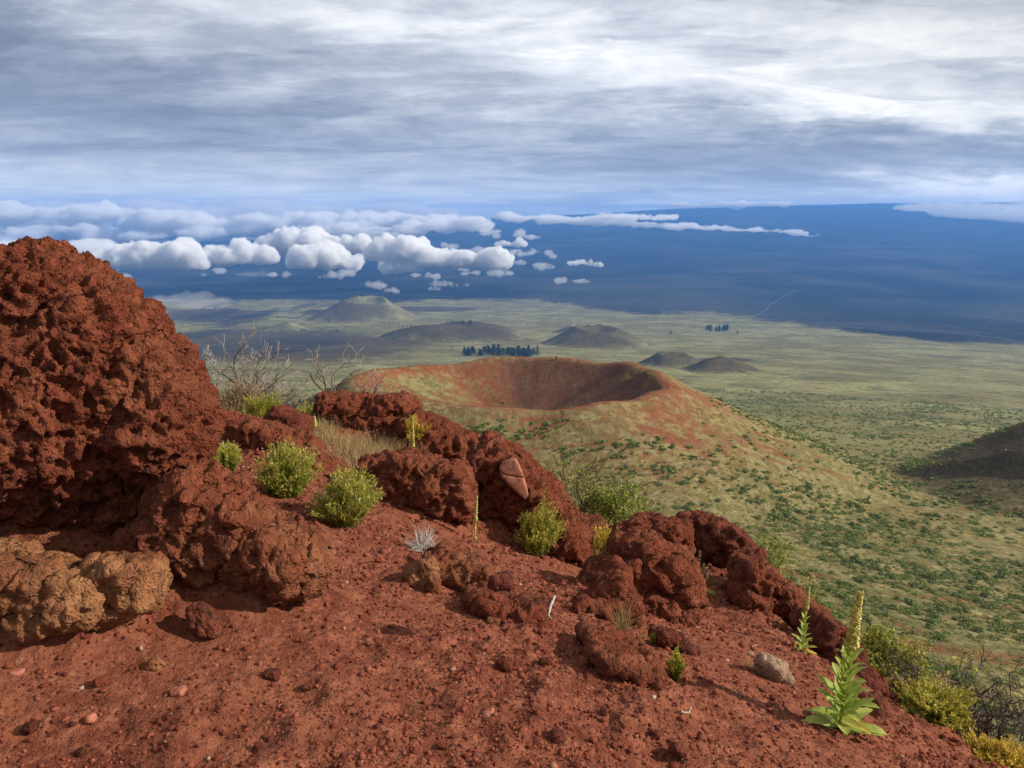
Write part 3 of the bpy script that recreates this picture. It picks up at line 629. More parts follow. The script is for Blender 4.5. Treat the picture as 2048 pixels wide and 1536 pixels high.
def sphere_mesh(nu=20, nv=12):
    th = np.linspace(0, math.pi, nv+1)[1:-1]; ph = np.linspace(0, 2*math.pi, nu, endpoint=False)
    V = [(0, 0, 1)]+[(math.sin(t)*math.cos(p), math.sin(t)*math.sin(p), math.cos(t)) for t in th for p in ph]+[(0, 0, -1)]
    T = []
    for j in range(nu): T.append((0, 1+j, 1+(j+1) % nu))
    for i in range(nv-2):
        for j in range(nu):
            a, b = 1+i*nu+j, 1+i*nu+(j+1) % nu; T += [(a, a+nu, b+nu), (a, b+nu, b)]
    L = len(V)-1
    for j in range(nu): T.append((L, 1+(nv-2)*nu+(j+1) % nu, 1+(nv-2)*nu+j))
    return np.array(V), np.array(T)
SV, ST = sphere_mesh(44, 26)
def poly_blob(seed, n=9, soft=.055):
    rg = np.random.default_rng(seed); D = rg.normal(size=(n, 3)); D /= np.linalg.norm(D, axis=1, keepdims=True)
    D = np.vstack([D, np.eye(3), -np.eye(3)]); h = rg.uniform(.78, 1.04, len(D))
    c = np.clip(SV@D.T, 1e-3, 1); r = h/c; w = 1/soft*2.2
    r = -np.log(np.exp(-r*w).sum(1))/w
    return SV*(r/np.mean(r))[:, None]
def normals(V, Q):
    n = np.cross(V[Q[:, 2]]-V[Q[:, 0]], V[Q[:, 3 % Q.shape[1]]]-V[Q[:, 1]]) if Q.shape[1] == 4 else np.cross(V[Q[:, 1]]-V[Q[:, 0]], V[Q[:, 2]]-V[Q[:, 0]])
    N = np.zeros_like(V)
    for j in range(Q.shape[1]):
        for c in range(3): N[:, c] += np.bincount(Q[:, j], n[:, c], len(V))
    return N/np.maximum(np.linalg.norm(N, axis=1, keepdims=True), 1e-9)
def fuse(Vs, Ts, voxel):
    """voxel union of closed meshes -> V, quads"""
    off = 0; VV = []; TT = []
    for v, t in zip(Vs, Ts): VV.append(v); TT.append(t+off); off += len(v)
    me = raw_mesh('tmp', np.vstack(VV), np.vstack(TT)); o = bpy.data.objects.new('tmp', me); COL.objects.link(o)
    md = o.modifiers.new('r', 'REMESH'); md.mode = 'VOXEL'; md.voxel_size = voxel; md.adaptivity = 0
    dg = bpy.context.evaluated_depsgraph_get(); ev = o.evaluated_get(dg); m2 = ev.to_mesh()
    n = len(m2.vertices); V = np.empty(n*3, np.float32); m2.vertices.foreach_get('co', V)
    Q = np.empty(len(m2.loops), np.int32); m2.loops.foreach_get('vertex_index', Q)
    assert len(m2.loops) == 4*len(m2.polygons)
    ev.to_mesh_clear(); bpy.data.objects.remove(o); bpy.data.meshes.remove(me)
    return V.reshape(-1, 3).astype(float), Q.reshape(-1, 4)
def blobs_to_world(blobs, d0, seed=0):
    Vs, Ts = [], []; SS = SV
    for b in blobs:
        px, py, rx, ry, off, rz = b[:6]; rot = R(b[6]) if len(b) > 6 else 0
        d = d0+off; c = at(px, py, d); s = d/F
        seed += 7; SV_ = SV if 1100 <= seed < 1160 else poly_blob(seed)
        e1 = AXX*math.cos(rot)+AXU*math.sin(rot); e2 = -AXX*math.sin(rot)+AXU*math.cos(rot)
        Vs.append(c+SV_[:, :1]*e1*rx*s+SV_[:, 1:2]*e2*ry*s+SV_[:, 2:]*AXD*rz); Ts.append(ST)
    return Vs, Ts
def roughen(V, Q, size, seed, pit=1.0, big=1.0, flat=0.0):
    """size: typical radius in m; lumps, broken facets, froth and pits"""
    N = normals(V, Q); p = V+seed*7.31
    a = size; kk = min(1.0, size/.24)
    q = p/(a*1.1)+np.stack([vnoise(p*2/a, seed+60), vnoise(p*2/a, seed+61), vnoise(p*2/a, seed+62)], 1)*.25
    V = V+N*((fbm(p/(a*1.0), 4, .5, seed=seed)*.15*a*big)[:, None])
    f1, f2, idv = worley(q*1.9, seed+1, True)
    V = V+N*(((idv-.5)*.11*a*np.clip((f2-f1)*4, 0, 1)-.02*a*(1-np.clip((f2-f1)*5, 0, 1)))*big)[:, None]
    N = normals(V, Q)
    if flat == 0 or True:
        k_ = 1-flat
        d = fbm(p*7.0, 4, .6, seed=seed+3, ridge=True)*.05*k_*kk
        for sc, dp, sd_ in ((8, .050, 5), (17, .032, 6), (36, .018, 7), (70, .008, 8)):
            w_ = p*sc+np.stack([vnoise(p*sc*.9, sd_), vnoise(p*sc*.9, sd_+20), vnoise(p*sc*.9, sd_+40)], 1)*.5
            f1, f2, idv = worley(w_, seed+sd_, True)
            d += -dp*pit*k_*kk*np.clip(1-f1/.55, 0, 1)**.6*(idv > .25)+dp*.35*k_*kk*np.clip(1-(f2-f1)*3, 0, 1)
        V = V+N*d[:, None]
    return V
ROCKS = {}
MR = {'red': M_red, 'rust': M_rust, 'yellow': M_yellow, 'dark': M_dark, 'pink': M_pink, 'grey': M_grey}
for (name, label, blobs, d0, m, voxel, seed, pit, big, cat) in SPECS:
    Vs, Ts = blobs_to_world(blobs, d0, seed*100)
    V, Q = fuse(Vs, Ts, voxel)
    sz = max(b[2] for b in blobs)*d0/F
    V = roughen(V, Q, sz, seed, pit*min(1, sz*2.2+.15), big)
    c = V.mean(0); c[2] = V[:, 2].min()
    o = link(name, raw_mesh(name, V-c, Q), MR[m], loc=c); tag(o, label, cat); ROCKS[seed] = (o, d0)
# pink slab: part of the slanting boulder
def slab(parent):
    out = [(1008, 920), (1030, 912), (1046, 945), (1058, 990), (1050, 1000), (1025, 978), (1003, 955), (998, 935)]
    d = ROCKS[22][1]+.3-.56; n = len(out)
    front = np.array([at(x, y, d-.02) for x, y in out]); back = np.array([at(x, y, d+.3) for x, y in out])
    c = front.mean(0); 
    V = np.vstack([front*.0+(front-c)*.9+c-AXD*.02, front, back]); cf = V[:n].mean(0); cb = back.mean(0)
    V = np.vstack([V, cf, cb]); T = []
    for i in range(n):
        j = (i+1) % n
        T += [(3*n, i, j), (i, n+i, n+j), (i, n+j, j), (n+i, 2*n+i, 2*n+j), (n+i, 2*n+j, n+j), (3*n+1, 2*n+j, 2*n+i)]
    V, Q = fuse([V], [np.array(T)], .009)
    N = normals(V, Q); p = V
    V = V+N*(fbm(p*6, 4, .5, seed=3)*.012-.02*np.clip(1-np.abs(p[:, 2]+p[:, 0]*.25-c[2]-.02-vnoise(p*5, 4)*.03)/.008, 0, 1)-.02*np.clip(1-np.abs(p[:, 2]+p[:, 0]*.2-c[2]-.17-vnoise(p*5, 9)*.03)/.008, 0, 1))[:, None]
    o = link('slab', raw_mesh('slab', V-np.array(parent.location), Q), M_pink, parent); o['label'] = 'smooth pink slab with two dark cracks'
slab(ROCKS[22][0])
# loose cinders too many to count
def pebbles():
    rg = np.random.default_rng(5)
    ico = np.array([(-1, 1.618, 0), (1, 1.618, 0), (-1, -1.618, 0), (1, -1.618, 0), (0, -1, 1.618), (0, 1, 1.618), (0, -1, -1.618), (0, 1, -1.618), (1.618, 0, -1), (1.618, 0, 1), (-1.618, 0, -1), (-1.618, 0, 1)])/1.9
    it = np.array([(0, 11, 5), (0, 5, 1), (0, 1, 7), (0, 7, 10), (0, 10, 11), (1, 5, 9), (5, 11, 4), (11, 10, 2), (10, 7, 6), (7, 1, 8), (3, 9, 4), (3, 4, 2), (3, 2, 6), (3, 6, 8), (3, 8, 9), (4, 9, 5), (2, 4, 11), (6, 2, 10), (8, 6, 7), (9, 8, 1)])
    n = 85000
    th = rg.uniform(-.72, .74, n); r = 1.9*np.exp(rg.uniform(0, 1, n)**1.15*math.log(9.5/1.9))
    x, y = r*np.sin(th), r*np.cos(th)
    w = noise2(x, y, 1.3, 3, seed=23); keep = (rg.uniform(-.7, .5, n) < w) & (crest_sd(x, y) < .9)
    x, y, r = x[keep], y[keep], r[keep]; n = len(x)
    z = near_detail(x, y, land(x, y)[0])
    s = .0028+.0078*rg.pareto(3.6, n).clip(0, 1.7)*(.7+.6*rg.random(n)); s *= np.clip(r/4, .75, 1.5)
    V = np.repeat(ico[None], n, 0)*(1+rg.uniform(-.5, .4, (n, 12, 1)))
    V *= np.stack([rg.uniform(.7, 1.35, n), rg.uniform(.7, 1.35, n), rg.uniform(.45, .95, n)], 1)[:, None]*s[:, None, None]
    a = rg.uniform(0, 6.28, n); ca, sa = np.cos(a)[:, None], np.sin(a)[:, None]
    V = np.stack([V[..., 0]*ca-V[..., 1]*sa, V[..., 0]*sa+V[..., 1]*ca, V[..., 2]], -1)
    V += np.stack([x, y, z+s*.25], 1)[:, None]
    T = it[None]+np.arange(n)[:, None, None]*12
    me = raw_mesh('gravel', V.reshape(-1, 3), T.reshape(-1, 3), smooth=False)
    fattr(me, 'tone', np.repeat(rg.random(n), 12))
    m, k = mat('loose_cinder'); t = k.attr('tone'); g = k.node('ShaderNodeNewGeometry')
    c = k.ramp(t, [(0, (.075, .020, .014)), (.4, (.17, .038, .020)), (.75, (.27, .070, .034)), (.96, (.32, .105, .06)), (.992, (.38, .18, .11)), (1, (.5, .40, .30))])
    c = k.mix(k.m('MULTIPLY', k.noise(g.outputs['Position'], 140, 3), .5), c, (.1, .03, .02, 1))
    k.out(k.bsdf(c, .95, k.bump(k.noise(g.outputs['Position'], 260, 3), .6, .004), .15))
    tag(link('gravel', me, m), 'loose red cinder gravel scattered over the slope', 'gravel', kind='stuff')
pebbles()
# ------------------------------------------------------------------ clouds lying over the saddle, bodies of real vapour
def vapour(name, dens):
    m, k = mat(name)
    v = k.node('ShaderNodeVolumeScatter'); v.inputs['Color'].default_value = (.985, .985, .99, 1)
    v.inputs['Density'].default_value = dens; v.inputs['Anisotropy'].default_value = .1
    k.out(None, v.outputs[0]); return m
V_dense = vapour('dense_vapour', .024); V_soft = vapour('soft_vapour', .0075); V_thin = vapour('thin_vapour', .0013)
def cloud(label, blobs, d, m, seed, vox=22., group=None, thick=1.0, base=None, amp=1.0, fs=1.0, kind=None, name='cloud'):
    rg = np.random.default_rng(seed); Vs, Ts = [], []
    for b in blobs:
        px, py, rx, ry = b[:4]; s = d/F
        c = at(px, py, d); c[1] += rg.uniform(-.5, .5)*rx*s*.7
        Vs.append(c+SV*np.array([rx*s, max(rx, ry*1.3)*s*.8*thick, ry*s])); Ts.append(ST)
    V, Q = fuse(Vs, Ts, vox); N = normals(V, Q); a = 260*d/10000.0
    V = V+N*(fbm(V/a+seed, 5, .55, seed=seed)*a*.30*amp)[:, None]
    ft = d/10000.0*fs
    for sc_, am_ in ((300, 100), (135, 62), (62, 32), (32, 12)):
        N = normals(V, Q); sc_ *= ft; am_ *= ft; f1, f2 = worley(V/sc_+seed+fbm(V/sc_, 2, seed=seed)[:, None]*.35, seed+int(sc_)); V = V+N*((.50-f1)*am_*amp*np.where(N[:, 2] > -.2, 1, .35))[:, None]
    if base is not None:
        zb = at(1024, base, d)[2]; V[:, 2] = np.where(V[:, 2] < zb, zb-(zb-V[:, 2])*.3, V[:, 2])
    c = V.mean(0); o = link(name, raw_mesh(name, V-c, Q), m, loc=c); tag(o, label, 'cloud', group, kind)
G = 'white cumulus clouds in front of the blue mountain'
def puff(px, py, w, h, seed, n=9):
    """blobs of one cumulus: flat below, heaped above"""
    rg = np.random.default_rng(seed); B = []
    for i in range(n):
        t = (i+.5)/n*2-1; e = math.sqrt(max(.1, 1-t*t)); r = h*(.42+.42*rg.random())*(.55+.45*e)
        B.append((px+t*w*.82, py+h*.45-r*.9, r*1.35, r)); 
        if abs(t) < .75: B.append((px+t*w*.7+rg.uniform(-.1, .1)*w, py+h*.1-rg.uniform(0, .6)*h*e, r*1.1, r*.85))
    return B
cloud('broad white cumulus nearest the huge red boulder', puff(320, 520, 110, 42, 1, 12)+puff(225, 520, 60, 36, 2, 6), 9800, V_dense, 1, 15, G)
cloud('white cumulus right of the broad one, with a lower left shoulder', puff(470, 512, 84, 36, 3, 10), 10100, V_dense, 2, 15, G)
cloud('tall heaped white cumulus left of the middle of the row', puff(600, 494, 88, 36, 4, 10)+puff(695, 496, 64, 28, 5, 7), 10800, V_dense, 3, 15, G)
cloud('small bright cumulus below the tall heaped one', puff(650, 522, 80, 34, 6, 10), 9600, V_dense, 4, 13, G)
cloud('big bright cumulus in the middle of the row', puff(790, 506, 60, 36, 7, 9)+puff(880, 518, 70, 32, 8, 9)+puff(805, 538, 44, 20, 9, 5), 9900, V_dense, 5, 15, G)
cloud('cumulus with a flat foot at the right end of the row', puff(978, 524, 44, 28, 10, 8), 9900, V_dense, 6, 12, G)
cloud('small cumulus above the flat-footed one', puff(1022, 489, 38, 13, 11, 6), 11500, V_dense, 7, 10, G, fs=.5)
cloud('lone bright small cumulus farthest right over the blue plain', puff(1172, 527, 42, 11, 12, 6), 9900, V_dense, 8, 10, G, fs=.5)
cloud('tiny ragged cloud left of the lone bright cumulus', puff(1090, 534, 26, 9, 13, 5), 9900, V_soft, 9, 9, G, fs=.45)
cloud('tiny cloud between the flat-footed cumulus and the ragged one', puff(1038, 526, 15, 8, 14, 4), 9900, V_soft, 10, 8, G, fs=.45)
cloud('small cloud behind the row left of the small cumulus', puff(965, 502, 26, 8, 15, 5), 11800, V_soft, 11, 9, G, fs=.45)
cloud('small cloud behind the big bright cumulus', puff(760, 472, 42, 11, 16, 6), 13000, V_soft, 12, 12, G, fs=.45)
cloud('low ragged wisp over the dark plain below the row', puff(752, 570, 24, 12, 17, 5)+puff(782, 582, 18, 7, 18, 4), 8000, V_soft, 13, 8, G, fs=.45)
cloud('low broken wisps right of the ragged wisp', puff(880, 568, 30, 8, 19, 5)+puff(920, 572, 22, 6, 20, 4)+puff(868, 578, 14, 6, 21, 3), 8000, V_soft, 14, 8, G, fs=.45)
cloud('low small wisp below the row on the left', puff(660, 553, 30, 10, 22, 5), 8500, V_soft, 15, 8, G, fs=.45)
cloud('tiny puff low over the plain, under the gap left of the lone cumulus', [(1118, 561, 9, 4), (1126, 560, 8, 4.5)], 8600, V_soft, 16, 6, fs=.25)
cloud('tiny flat puff low over the plain directly under the lone cumulus', [(1152, 562, 9, 3.5), (1162, 561, 10, 4.5), (1172, 563, 8, 3)], 8600, V_soft, 26, 6, fs=.25)
cloud('thin faint wisp low on the left over the plain', [(485, 549, 16, 5), (505, 548, 20, 5.5), (527, 547, 15, 4.5)], 8600, V_thin, 17, 8, fs=.25)
cloud('patch of thin fog drifting over the plain right of the huge boulder', [(350, 600, 50, 10), (385, 596, 42, 12), (430, 604, 46, 9), (400, 608, 60, 6)], 6200, V_thin, 18, 16, fs=.7)
# long streak on the mountain
B = []
rg = np.random.default_rng(77)
for t in np.linspace(0, 1, 60):
    th_ = (1-.72*t)*rg.uniform(.45, 1.3)
    B.append((1010+t*600+rg.uniform(-8, 8), 434+t*32+rg.uniform(-4, 3)*(1-.5*t), rg.uniform(16, 34)*(1-.4*t), 7.5*th_))
B += [(1280+rg.uniform(-90, 90), 436+rg.uniform(-3, 3), rg.uniform(18, 40), rg.uniform(2, 4)) for i in range(10)]
B += [(1590+i*11, 466+i*1.3+rg.uniform(-3, 2), 9, rg.uniform(1.6, 3)) for i in range(5)]
cloud('long thin streak of cloud lying along the blue mountain', B, 19000, V_soft, 19, 22, thick=1.6, fs=.42)
# bank of cloud on the left
B = []
for i in range(105):
    px = rg.uniform(-260, 930); t = (px+260)/1190
    py = 468-26*t+rg.uniform(-22, 24)*(1-.45*t) if px > 260 else rg.uniform(418, 560)
    r = rg.uniform(26, 62)*(1-.35*t)
    B.append((px, py, r*1.25, r*rg.uniform(.22, .44)))
cloud('wide bank of pale cloud filling the left horizon', B, 21000, V_soft, 20, 40, thick=1.5, kind='stuff')
B = [(rg.uniform(-300, 900), 0, 0, 0) for i in range(70)]
B = [(b[0], 428+rg.uniform(-14, 8)-(b[0] > 600)*-6, rg.uniform(50, 90), rg.uniform(9, 19)) for b in B]
cloud('far hazy top of the cloud bank on the horizon', B, 32000, V_thin, 21, 110, thick=1.5, kind='stuff')
B = [(rg.uniform(-260, 230), rg.uniform(490, 560), rg.uniform(40, 70), rg.uniform(16, 30)) for i in range(26)]
cloud('soft lower cloud behind the huge boulder on the left', B, 11500, V_soft, 22, 50, kind='stuff')

cloud('pale veil of cloud over the shoulder of the blue mountain at the right edge', [(1985, 428, 90, 15), (2060, 440, 110, 24), (1900, 414, 90, 8), (2110, 420, 90, 22)], 24000, V_thin, 31, 70, thick=2, fs=.5)
cloud('thin line of cloud caught along the crest of the blue mountain', [(1345+i*21, 412-i*.4+rg.uniform(-2, 1), 16, rg.uniform(3, 6)) for i in range(12)], 27000, V_soft, 32, 36, thick=2, fs=.35)
B = []
for i in range(60):
    t = rg.random(); B.append((640+t*330, 462-t*14+rg.uniform(-9, 9), rg.uniform(12, 26), rg.uniform(6, 11)))
cloud('broken row of small clouds below the right end of the cloud bank', B, 17000, V_soft, 33, 24, thick=1.5, fs=.5, kind='stuff')

B = [(rg.uniform(-200, 640), rg.uniform(412, 492), rg.uniform(30, 70), rg.uniform(9, 20)) for i in range(70)]
cloud('hazy soft cloud filling the gaps of the bank on the left', B, 26000, V_thin, 34, 60, thick=1.6, fs=.6, kind='stuff')
B = []
for cx_, cy_ in ((240, 552), (420, 545), (560, 548), (690, 545), (850, 548), (930, 542), (1010, 545), (740, 480), (850, 488), (905, 492), (1050, 505), (1085, 508), (560, 474), (1060, 470), (1000, 466)):
    for i in range(4): B.append((cx_+rg.uniform(-26, 26), cy_+rg.uniform(-5, 5), rg.uniform(7, 14), rg.uniform(3, 5.5)))
cloud('small torn scraps of cloud round the row of cumulus', B, 10600, V_soft, 35, 9, fs=.4, kind='stuff')
# ------------------------------------------------------------------ plants
def plant_mat(name, stops, trans=.35, rough=.6, nscale=0, vary=0):
    m, k = mat(name); t = k.attr('tone')
    if vary: t = k.m('ADD', t, k.m('MULTIPLY', k.m('SUBTRACT', k.node('ShaderNodeObjectInfo').outputs['Random'], .5), vary), clamp=True)
    c = k.ramp(t, stops)
    if nscale:
        g = k.node('ShaderNodeNewGeometry'); n = k.noise(g.outputs['Position'], nscale, 4, .6)
        c = k.mix(k.ramp(n, [(.35, .0), (.7, .55)]), c, k.mix(1.0, c, (.45, .45, .45, 1), 'MULTIPLY'))
    b = k.bsdf(c, rough, None, .25)
    if trans:
        tr = k.node('ShaderNodeBsdfTranslucent'); k.put(tr.inputs[0], c); ms = k.node('ShaderNodeMixShader'); ms.inputs[0].default_value = trans
        k.l.new(b, ms.inputs[1]); k.l.new(tr.outputs[0], ms.inputs[2]); b = ms.outputs[0]
    k.out(b); return m
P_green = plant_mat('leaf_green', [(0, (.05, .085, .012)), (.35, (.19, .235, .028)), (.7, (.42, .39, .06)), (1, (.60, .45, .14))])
P_yellow = plant_mat('leaf_yellow', [(0, (.12, .12, .015)), (.35, (.34, .28, .03)), (.7, (.60, .42, .055)), (1, (.72, .48, .11))])
P_dry = plant_mat('dry_grass', [(0, (.16, .10, .04)), (.5, (.36, .25, .10)), (1, (.58, .46, .24))], .25)
P_brown = plant_mat('dry_stem', [(0, (.10, .065, .035)), (.5, (.24, .165, .09)), (1, (.42, .32, .2))], .1)
P_white = plant_mat('pale_flower', [(0, (.40, .27, .13)), (.6, (.60, .47, .28)), (1, (.82, .78, .68))], .2)
P_gold = plant_mat('yellow_flower', [(0, (.50, .28, .04)), (.5, (.72, .46, .05)), (1, (.78, .60, .2))], .2)
P_silver = plant_mat('silver_twig', [(0, (.25, .22, .19)), (.5, (.46, .42, .38)), (1, (.68, .64, .58))], .0)
P_wood = plant_mat('dead_wood', [(0, (.035, .025, .018)), (.45, (.10, .075, .055)), (.75, (.30, .26, .22)), (1, (.55, .51, .45))], .0, .8)
P_bark = plant_mat('bark', [(0, (.03, .022, .016)), (1, (.12, .09, .06))], .0, .9)
P_tree = plant_mat('tree_leaf', [(0, (.07, .10, .014)), (.5, (.21, .25, .035)), (1, (.42, .41, .09))], .35)
P_mull = plant_mat('mullein_leaf', [(0, (.17, .27, .035)), (.5, (.38, .47, .075)), (.85, (.56, .58, .16)), (1, (.75, .52, .07))], .38, .55, 40)
P_spike = plant_mat('mullein_bud', [(0, (.22, .19, .035)), (.5, (.50, .42, .08)), (1, (.72, .62, .20))], .15)
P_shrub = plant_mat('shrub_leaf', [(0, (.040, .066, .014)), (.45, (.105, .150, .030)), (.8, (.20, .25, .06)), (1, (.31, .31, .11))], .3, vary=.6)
P_con = plant_mat('conifer_leaf', [(0, (.010, .022, .010)), (1, (.035, .06, .022))], .05)
RG = np.random.default_rng(2024)
class Geo:
    def __init__(s): s.V = []; s.Q = []; s.T = []; s.n = 0
    def add(s, V, Q, tone):
        V = np.asarray(V, float).reshape(-1, 3); s.V.append(V); s.Q.append(np.asarray(Q)+s.n)
        s.T.append(np.broadcast_to(np.asarray(tone, float), (len(V),))); s.n += len(V)
    def ob(s, name, m, parent=None, smooth=True, loc=None, pts=None):
        Q = [q for q in s.Q if q.shape[1] == 4]; T = [q for q in s.Q if q.shape[1] == 3]; L = []
        if Q: L.append(np.vstack(Q))
        if T: L.append(np.vstack(T))
        me = raw_mesh(name, np.vstack(s.V), L, smooth=smooth); fattr(me, 'tone', np.concatenate(s.T)); me.materials.append(m)
        return link(name, me, None, parent, loc)
def unit(a): return a/np.maximum(np.linalg.norm(a, axis=-1, keepdims=True), 1e-9)
def blades(G_, base, d, L, w, bend, tone, seg=4):
    """tapering ribbons that start along d and bend"""
    n = len(base); t = np.linspace(0, 1, seg+1)[None, :, None]
    P = base[:, None]+d[:, None]*(L[:, None, None]*t)+bend[:, None]*(L[:, None, None]*t*t)
    side = unit(np.cross(d, RG.normal(size=(n, 3))))[:, None]*(w[:, None, None]*(1.05-t)**.7*.5)
    V = np.stack([P-side, P+side], 2)          # n, seg+1, 2, 3
    i = np.arange(n)[:, None]*(seg+1)*2+np.arange(seg)[None]*2
    Q = np.stack([i, i+1, i+3, i+2], -1).reshape(-1, 4)
    G_.add(V, Q, np.repeat(tone, (seg+1)*2)); return P
def flakes(G_, c, size, tone, elong=1.8, up=None):
    """small pointed leaves"""
    n = len(c); a = unit(RG.normal(size=(n, 3)) if up is None else up+RG.normal(size=(n, 3))*.42); b = unit(np.cross(a, RG.normal(size=(n, 3))))
    s = np.asarray(size).reshape(-1, 1)*.5
    V = np.stack([c-a*s*elong, c+b*s*.8, c+a*s*elong, c-b*s*.8], 1)
    G_.add(V, np.arange(n*4).reshape(n, 4), np.repeat(tone, 4))
def tube(G_, P, r, tone, sides=5):
    P = np.asarray(P, float); n = len(P); r = np.broadcast_to(r, (n,))
    T = unit(np.gradient(P, axis=0)); ref = np.array([.31, .17, .93]) if abs(T[0][2]) < .9 else np.array([.9, .3, .1])
    A = unit(np.cross(T, ref)); B_ = np.cross(T, A); th = np.linspace(0, 2*math.pi, sides, endpoint=False)
    V = P[:, None]+(A[:, None]*np.cos(th)[None, :, None]+B_[:, None]*np.sin(th)[None, :, None])*r[:, None, None]
    i = np.arange(n-1)[:, None]*sides+np.arange(sides)[None]; j = np.arange(n-1)[:, None]*sides+(np.arange(sides)+1)[None] % sides
    G_.add(V, np.stack([i, j, j+sides, i+sides], -1).reshape(-1, 4), np.repeat(np.broadcast_to(tone, (n,)), sides))
def thing(name, label, cat, loc, group=None):
    o = link(name, None, None, None, loc); return tag(o, label, cat, group)
def surf(px, py, d=None):
    """point of the ground under a pixel, or under the pixel's column at a depth; and metres per pixel there"""
    if d is None:
        p, ok = hits([px], [py], 1.5, 60); p = p[0]
    else:
        p = at(px, py, d)
        for _ in range(6):
            z = land(p[:1], p[1:2], False)[0][0]; x, y, dd = project(p[0], p[1], z)
            p = np.array([p[0], p[1]-(dd-d)*.8, z]); p[0] = (px-1024)/F*d
    z = near_detail(p[:1], p[1:2], np.array([land(p[:1], p[1:2])[0][0]]))[0]
    q = np.array([p[0], p[1], z]); return q, float(project(*q)[2])/F
def dome_dirs(n, spread, lean=(0, 0)):
    a = RG.uniform(0, 2*math.pi, n); t = spread*RG.random(n)**.6
    return unit(np.stack([np.sin(t)*np.cos(a)+lean[0], np.sin(t)*np.sin(a)+lean[1], np.cos(t)], 1))
def bush(name, label, px, py, wpx, hpx, green, flower, cat='bush', n=260, d=None, dens=6.5, spread=1.0, dry=.3, leaves=9, fl=.45, lean=(0, 0), group=None, fsize=.010):
    p, s = surf(px, py, d); h = hpx*s*.98; w = wpx*s*.5*1.02
    o = thing(name, label, cat, p-np.array([0, 0, .015]), group)
    D = dome_dirs(n, spread, lean); L = h*RG.uniform(.72, 1.02, n)*(.86+.2*D[:, 2])*(1+.55*vnoise(D*1.6+px*.37, 5))
    sc = np.array([w/(h*math.sin(spread)*.92+1e-6)]*2+[1.0]); D2 = D*sc; D2 = D2/np.maximum(D2[:, 2:3]*0+1, 1)
    base = np.c_[RG.normal(size=(n, 2))*w*.14, np.zeros(n)]
    st = Geo(); P = blades(st, base, D2, L, np.full(n, .0035+s*.25), np.c_[RG.normal(size=(n, 2))*.08, RG.uniform(-.02, .12, n)], RG.random(n)*.9)
    st.ob('stem', P_brown if dry > 0 else green, o)
    lf = Geo(); m = int(n*leaves*dens); i = RG.integers(0, n, m); t = RG.uniform(.12, 1.0, m)**.8
    b_ = np.c_[RG.normal(size=(n, 2))*.0, np.zeros(n)]
    c = P[i, 0]*(1-t)[:, None]+P[i, -1]*t[:, None]+RG.normal(size=(m, 3))*h*.03
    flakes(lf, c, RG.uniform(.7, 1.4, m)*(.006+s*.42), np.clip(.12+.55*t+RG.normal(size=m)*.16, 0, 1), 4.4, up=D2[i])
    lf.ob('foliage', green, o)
    if flower is not None:
        f = Geo(); k_ = int(n*fl*4); i = RG.integers(0, n, k_); c = P[i, -1]*(RG.uniform(.9, 1.1, k_))[:, None]+RG.normal(size=(k_, 3))*h*.03
        flakes(f, c, RG.uniform(.6, 1.3, k_)*(fsize*.8+s*.35), RG.random(k_), .9); f.ob('blossom', flower, o)
    return o
W_ = 'white flowering green bushes on the red slope'
bush('flowering_bush', 'small bright green flowering bush close beside the huge boulder', 456, 948, 52, 62, P_green, P_white, n=150)
bush('flowering_bush', 'round green bush with dried white flower heads, left of the yellower round bush', 575, 992, 108, 100, P_green, P_white, n=300)
bush('flowering_bush', 'rounded yellow green bush covered in tiny white flowers, standing free on the red slope', 690, 1052, 116, 100, P_green, P_white, n=340, dry=.1)
bush('flowering_bush', 'yellow flowering bush with white seed heads in front of the slanting boulder', 1077, 1112, 76, 84, P_green, P_gold, n=260, fl=1.1)
bush('flowering_bush', 'scrappy low green bush at the foot of the rounded boulder', 893, 1045, 84, 40, P_green, P_gold, n=120, d=None, fl=.2)
bush('flowering_bush', 'pale yellow bush in the gap between the slanting boulder and the peaked boulder', 1190, 1122, 84, 52, P_yellow, P_gold, n=200, d=7.4)
bush('flowering_bush', 'small yellow bush behind the upright mullein spike on the ridge', 838, 912, 50, 50, P_yellow, P_gold, n=120, d=8.3)
bush('dry_bush', 'grey brown dry bush standing on the red mound beside the huge boulder', 480, 846, 92, 84, P_brown, None, n=420, d=9.6, leaves=5, spread=.95)
bush('green_bush', 'bright green bush growing into the right side of the dry bush', 522, 850, 62, 56, P_green, P_gold, n=200, d=9.3)
bush('green_bush', 'leafy fresh green bush between the dry bush and the flat-topped boulder', 612, 845, 62, 52, P_green, None, n=220, d=9.8, dry=0, leaves=14)
bush('dry_bush', 'straw coloured tuft against the right edge of the huge boulder', 436, 846, 44, 60, P_dry, None, n=200, d=9.8, leaves=3)
bush('flowering_bush', 'wide yellow and orange flowering bush at the lower right crest', 1860, 1487, 120, 66, P_green, P_gold, n=420, d=4.5, fl=1.3)
bush('flowering_bush', 'golden yellow bush in the bottom right corner of the photo', 1992, 1548, 110, 62, P_yellow, P_gold, n=380, d=4.0, fl=1.2, leaves=6)
bush('green_bush', 'small green dome of a bush behind the brown weathered rock', 1790, 1420, 50, 44, P_green, None, n=200, d=5.6, dry=0)
bush('dry_bush', 'small grey brown dry bush beside the wide yellow bush', 1792, 1452, 44, 40, P_brown, None, n=200, d=4.7, leaves=2)
bush('weed', 'spindly green weed below the crusted stone pile', 1350, 1352, 40, 58, P_green, P_gold, 'weed', n=34, leaves=7, spread=.7, fl=.2, dry=0)
bush('weed', 'tiny bright green sprig under the peaked boulder', 1306, 1292, 16, 26, P_green, P_gold, 'weed', n=12, leaves=8, spread=.6, dry=0, fl=.1)
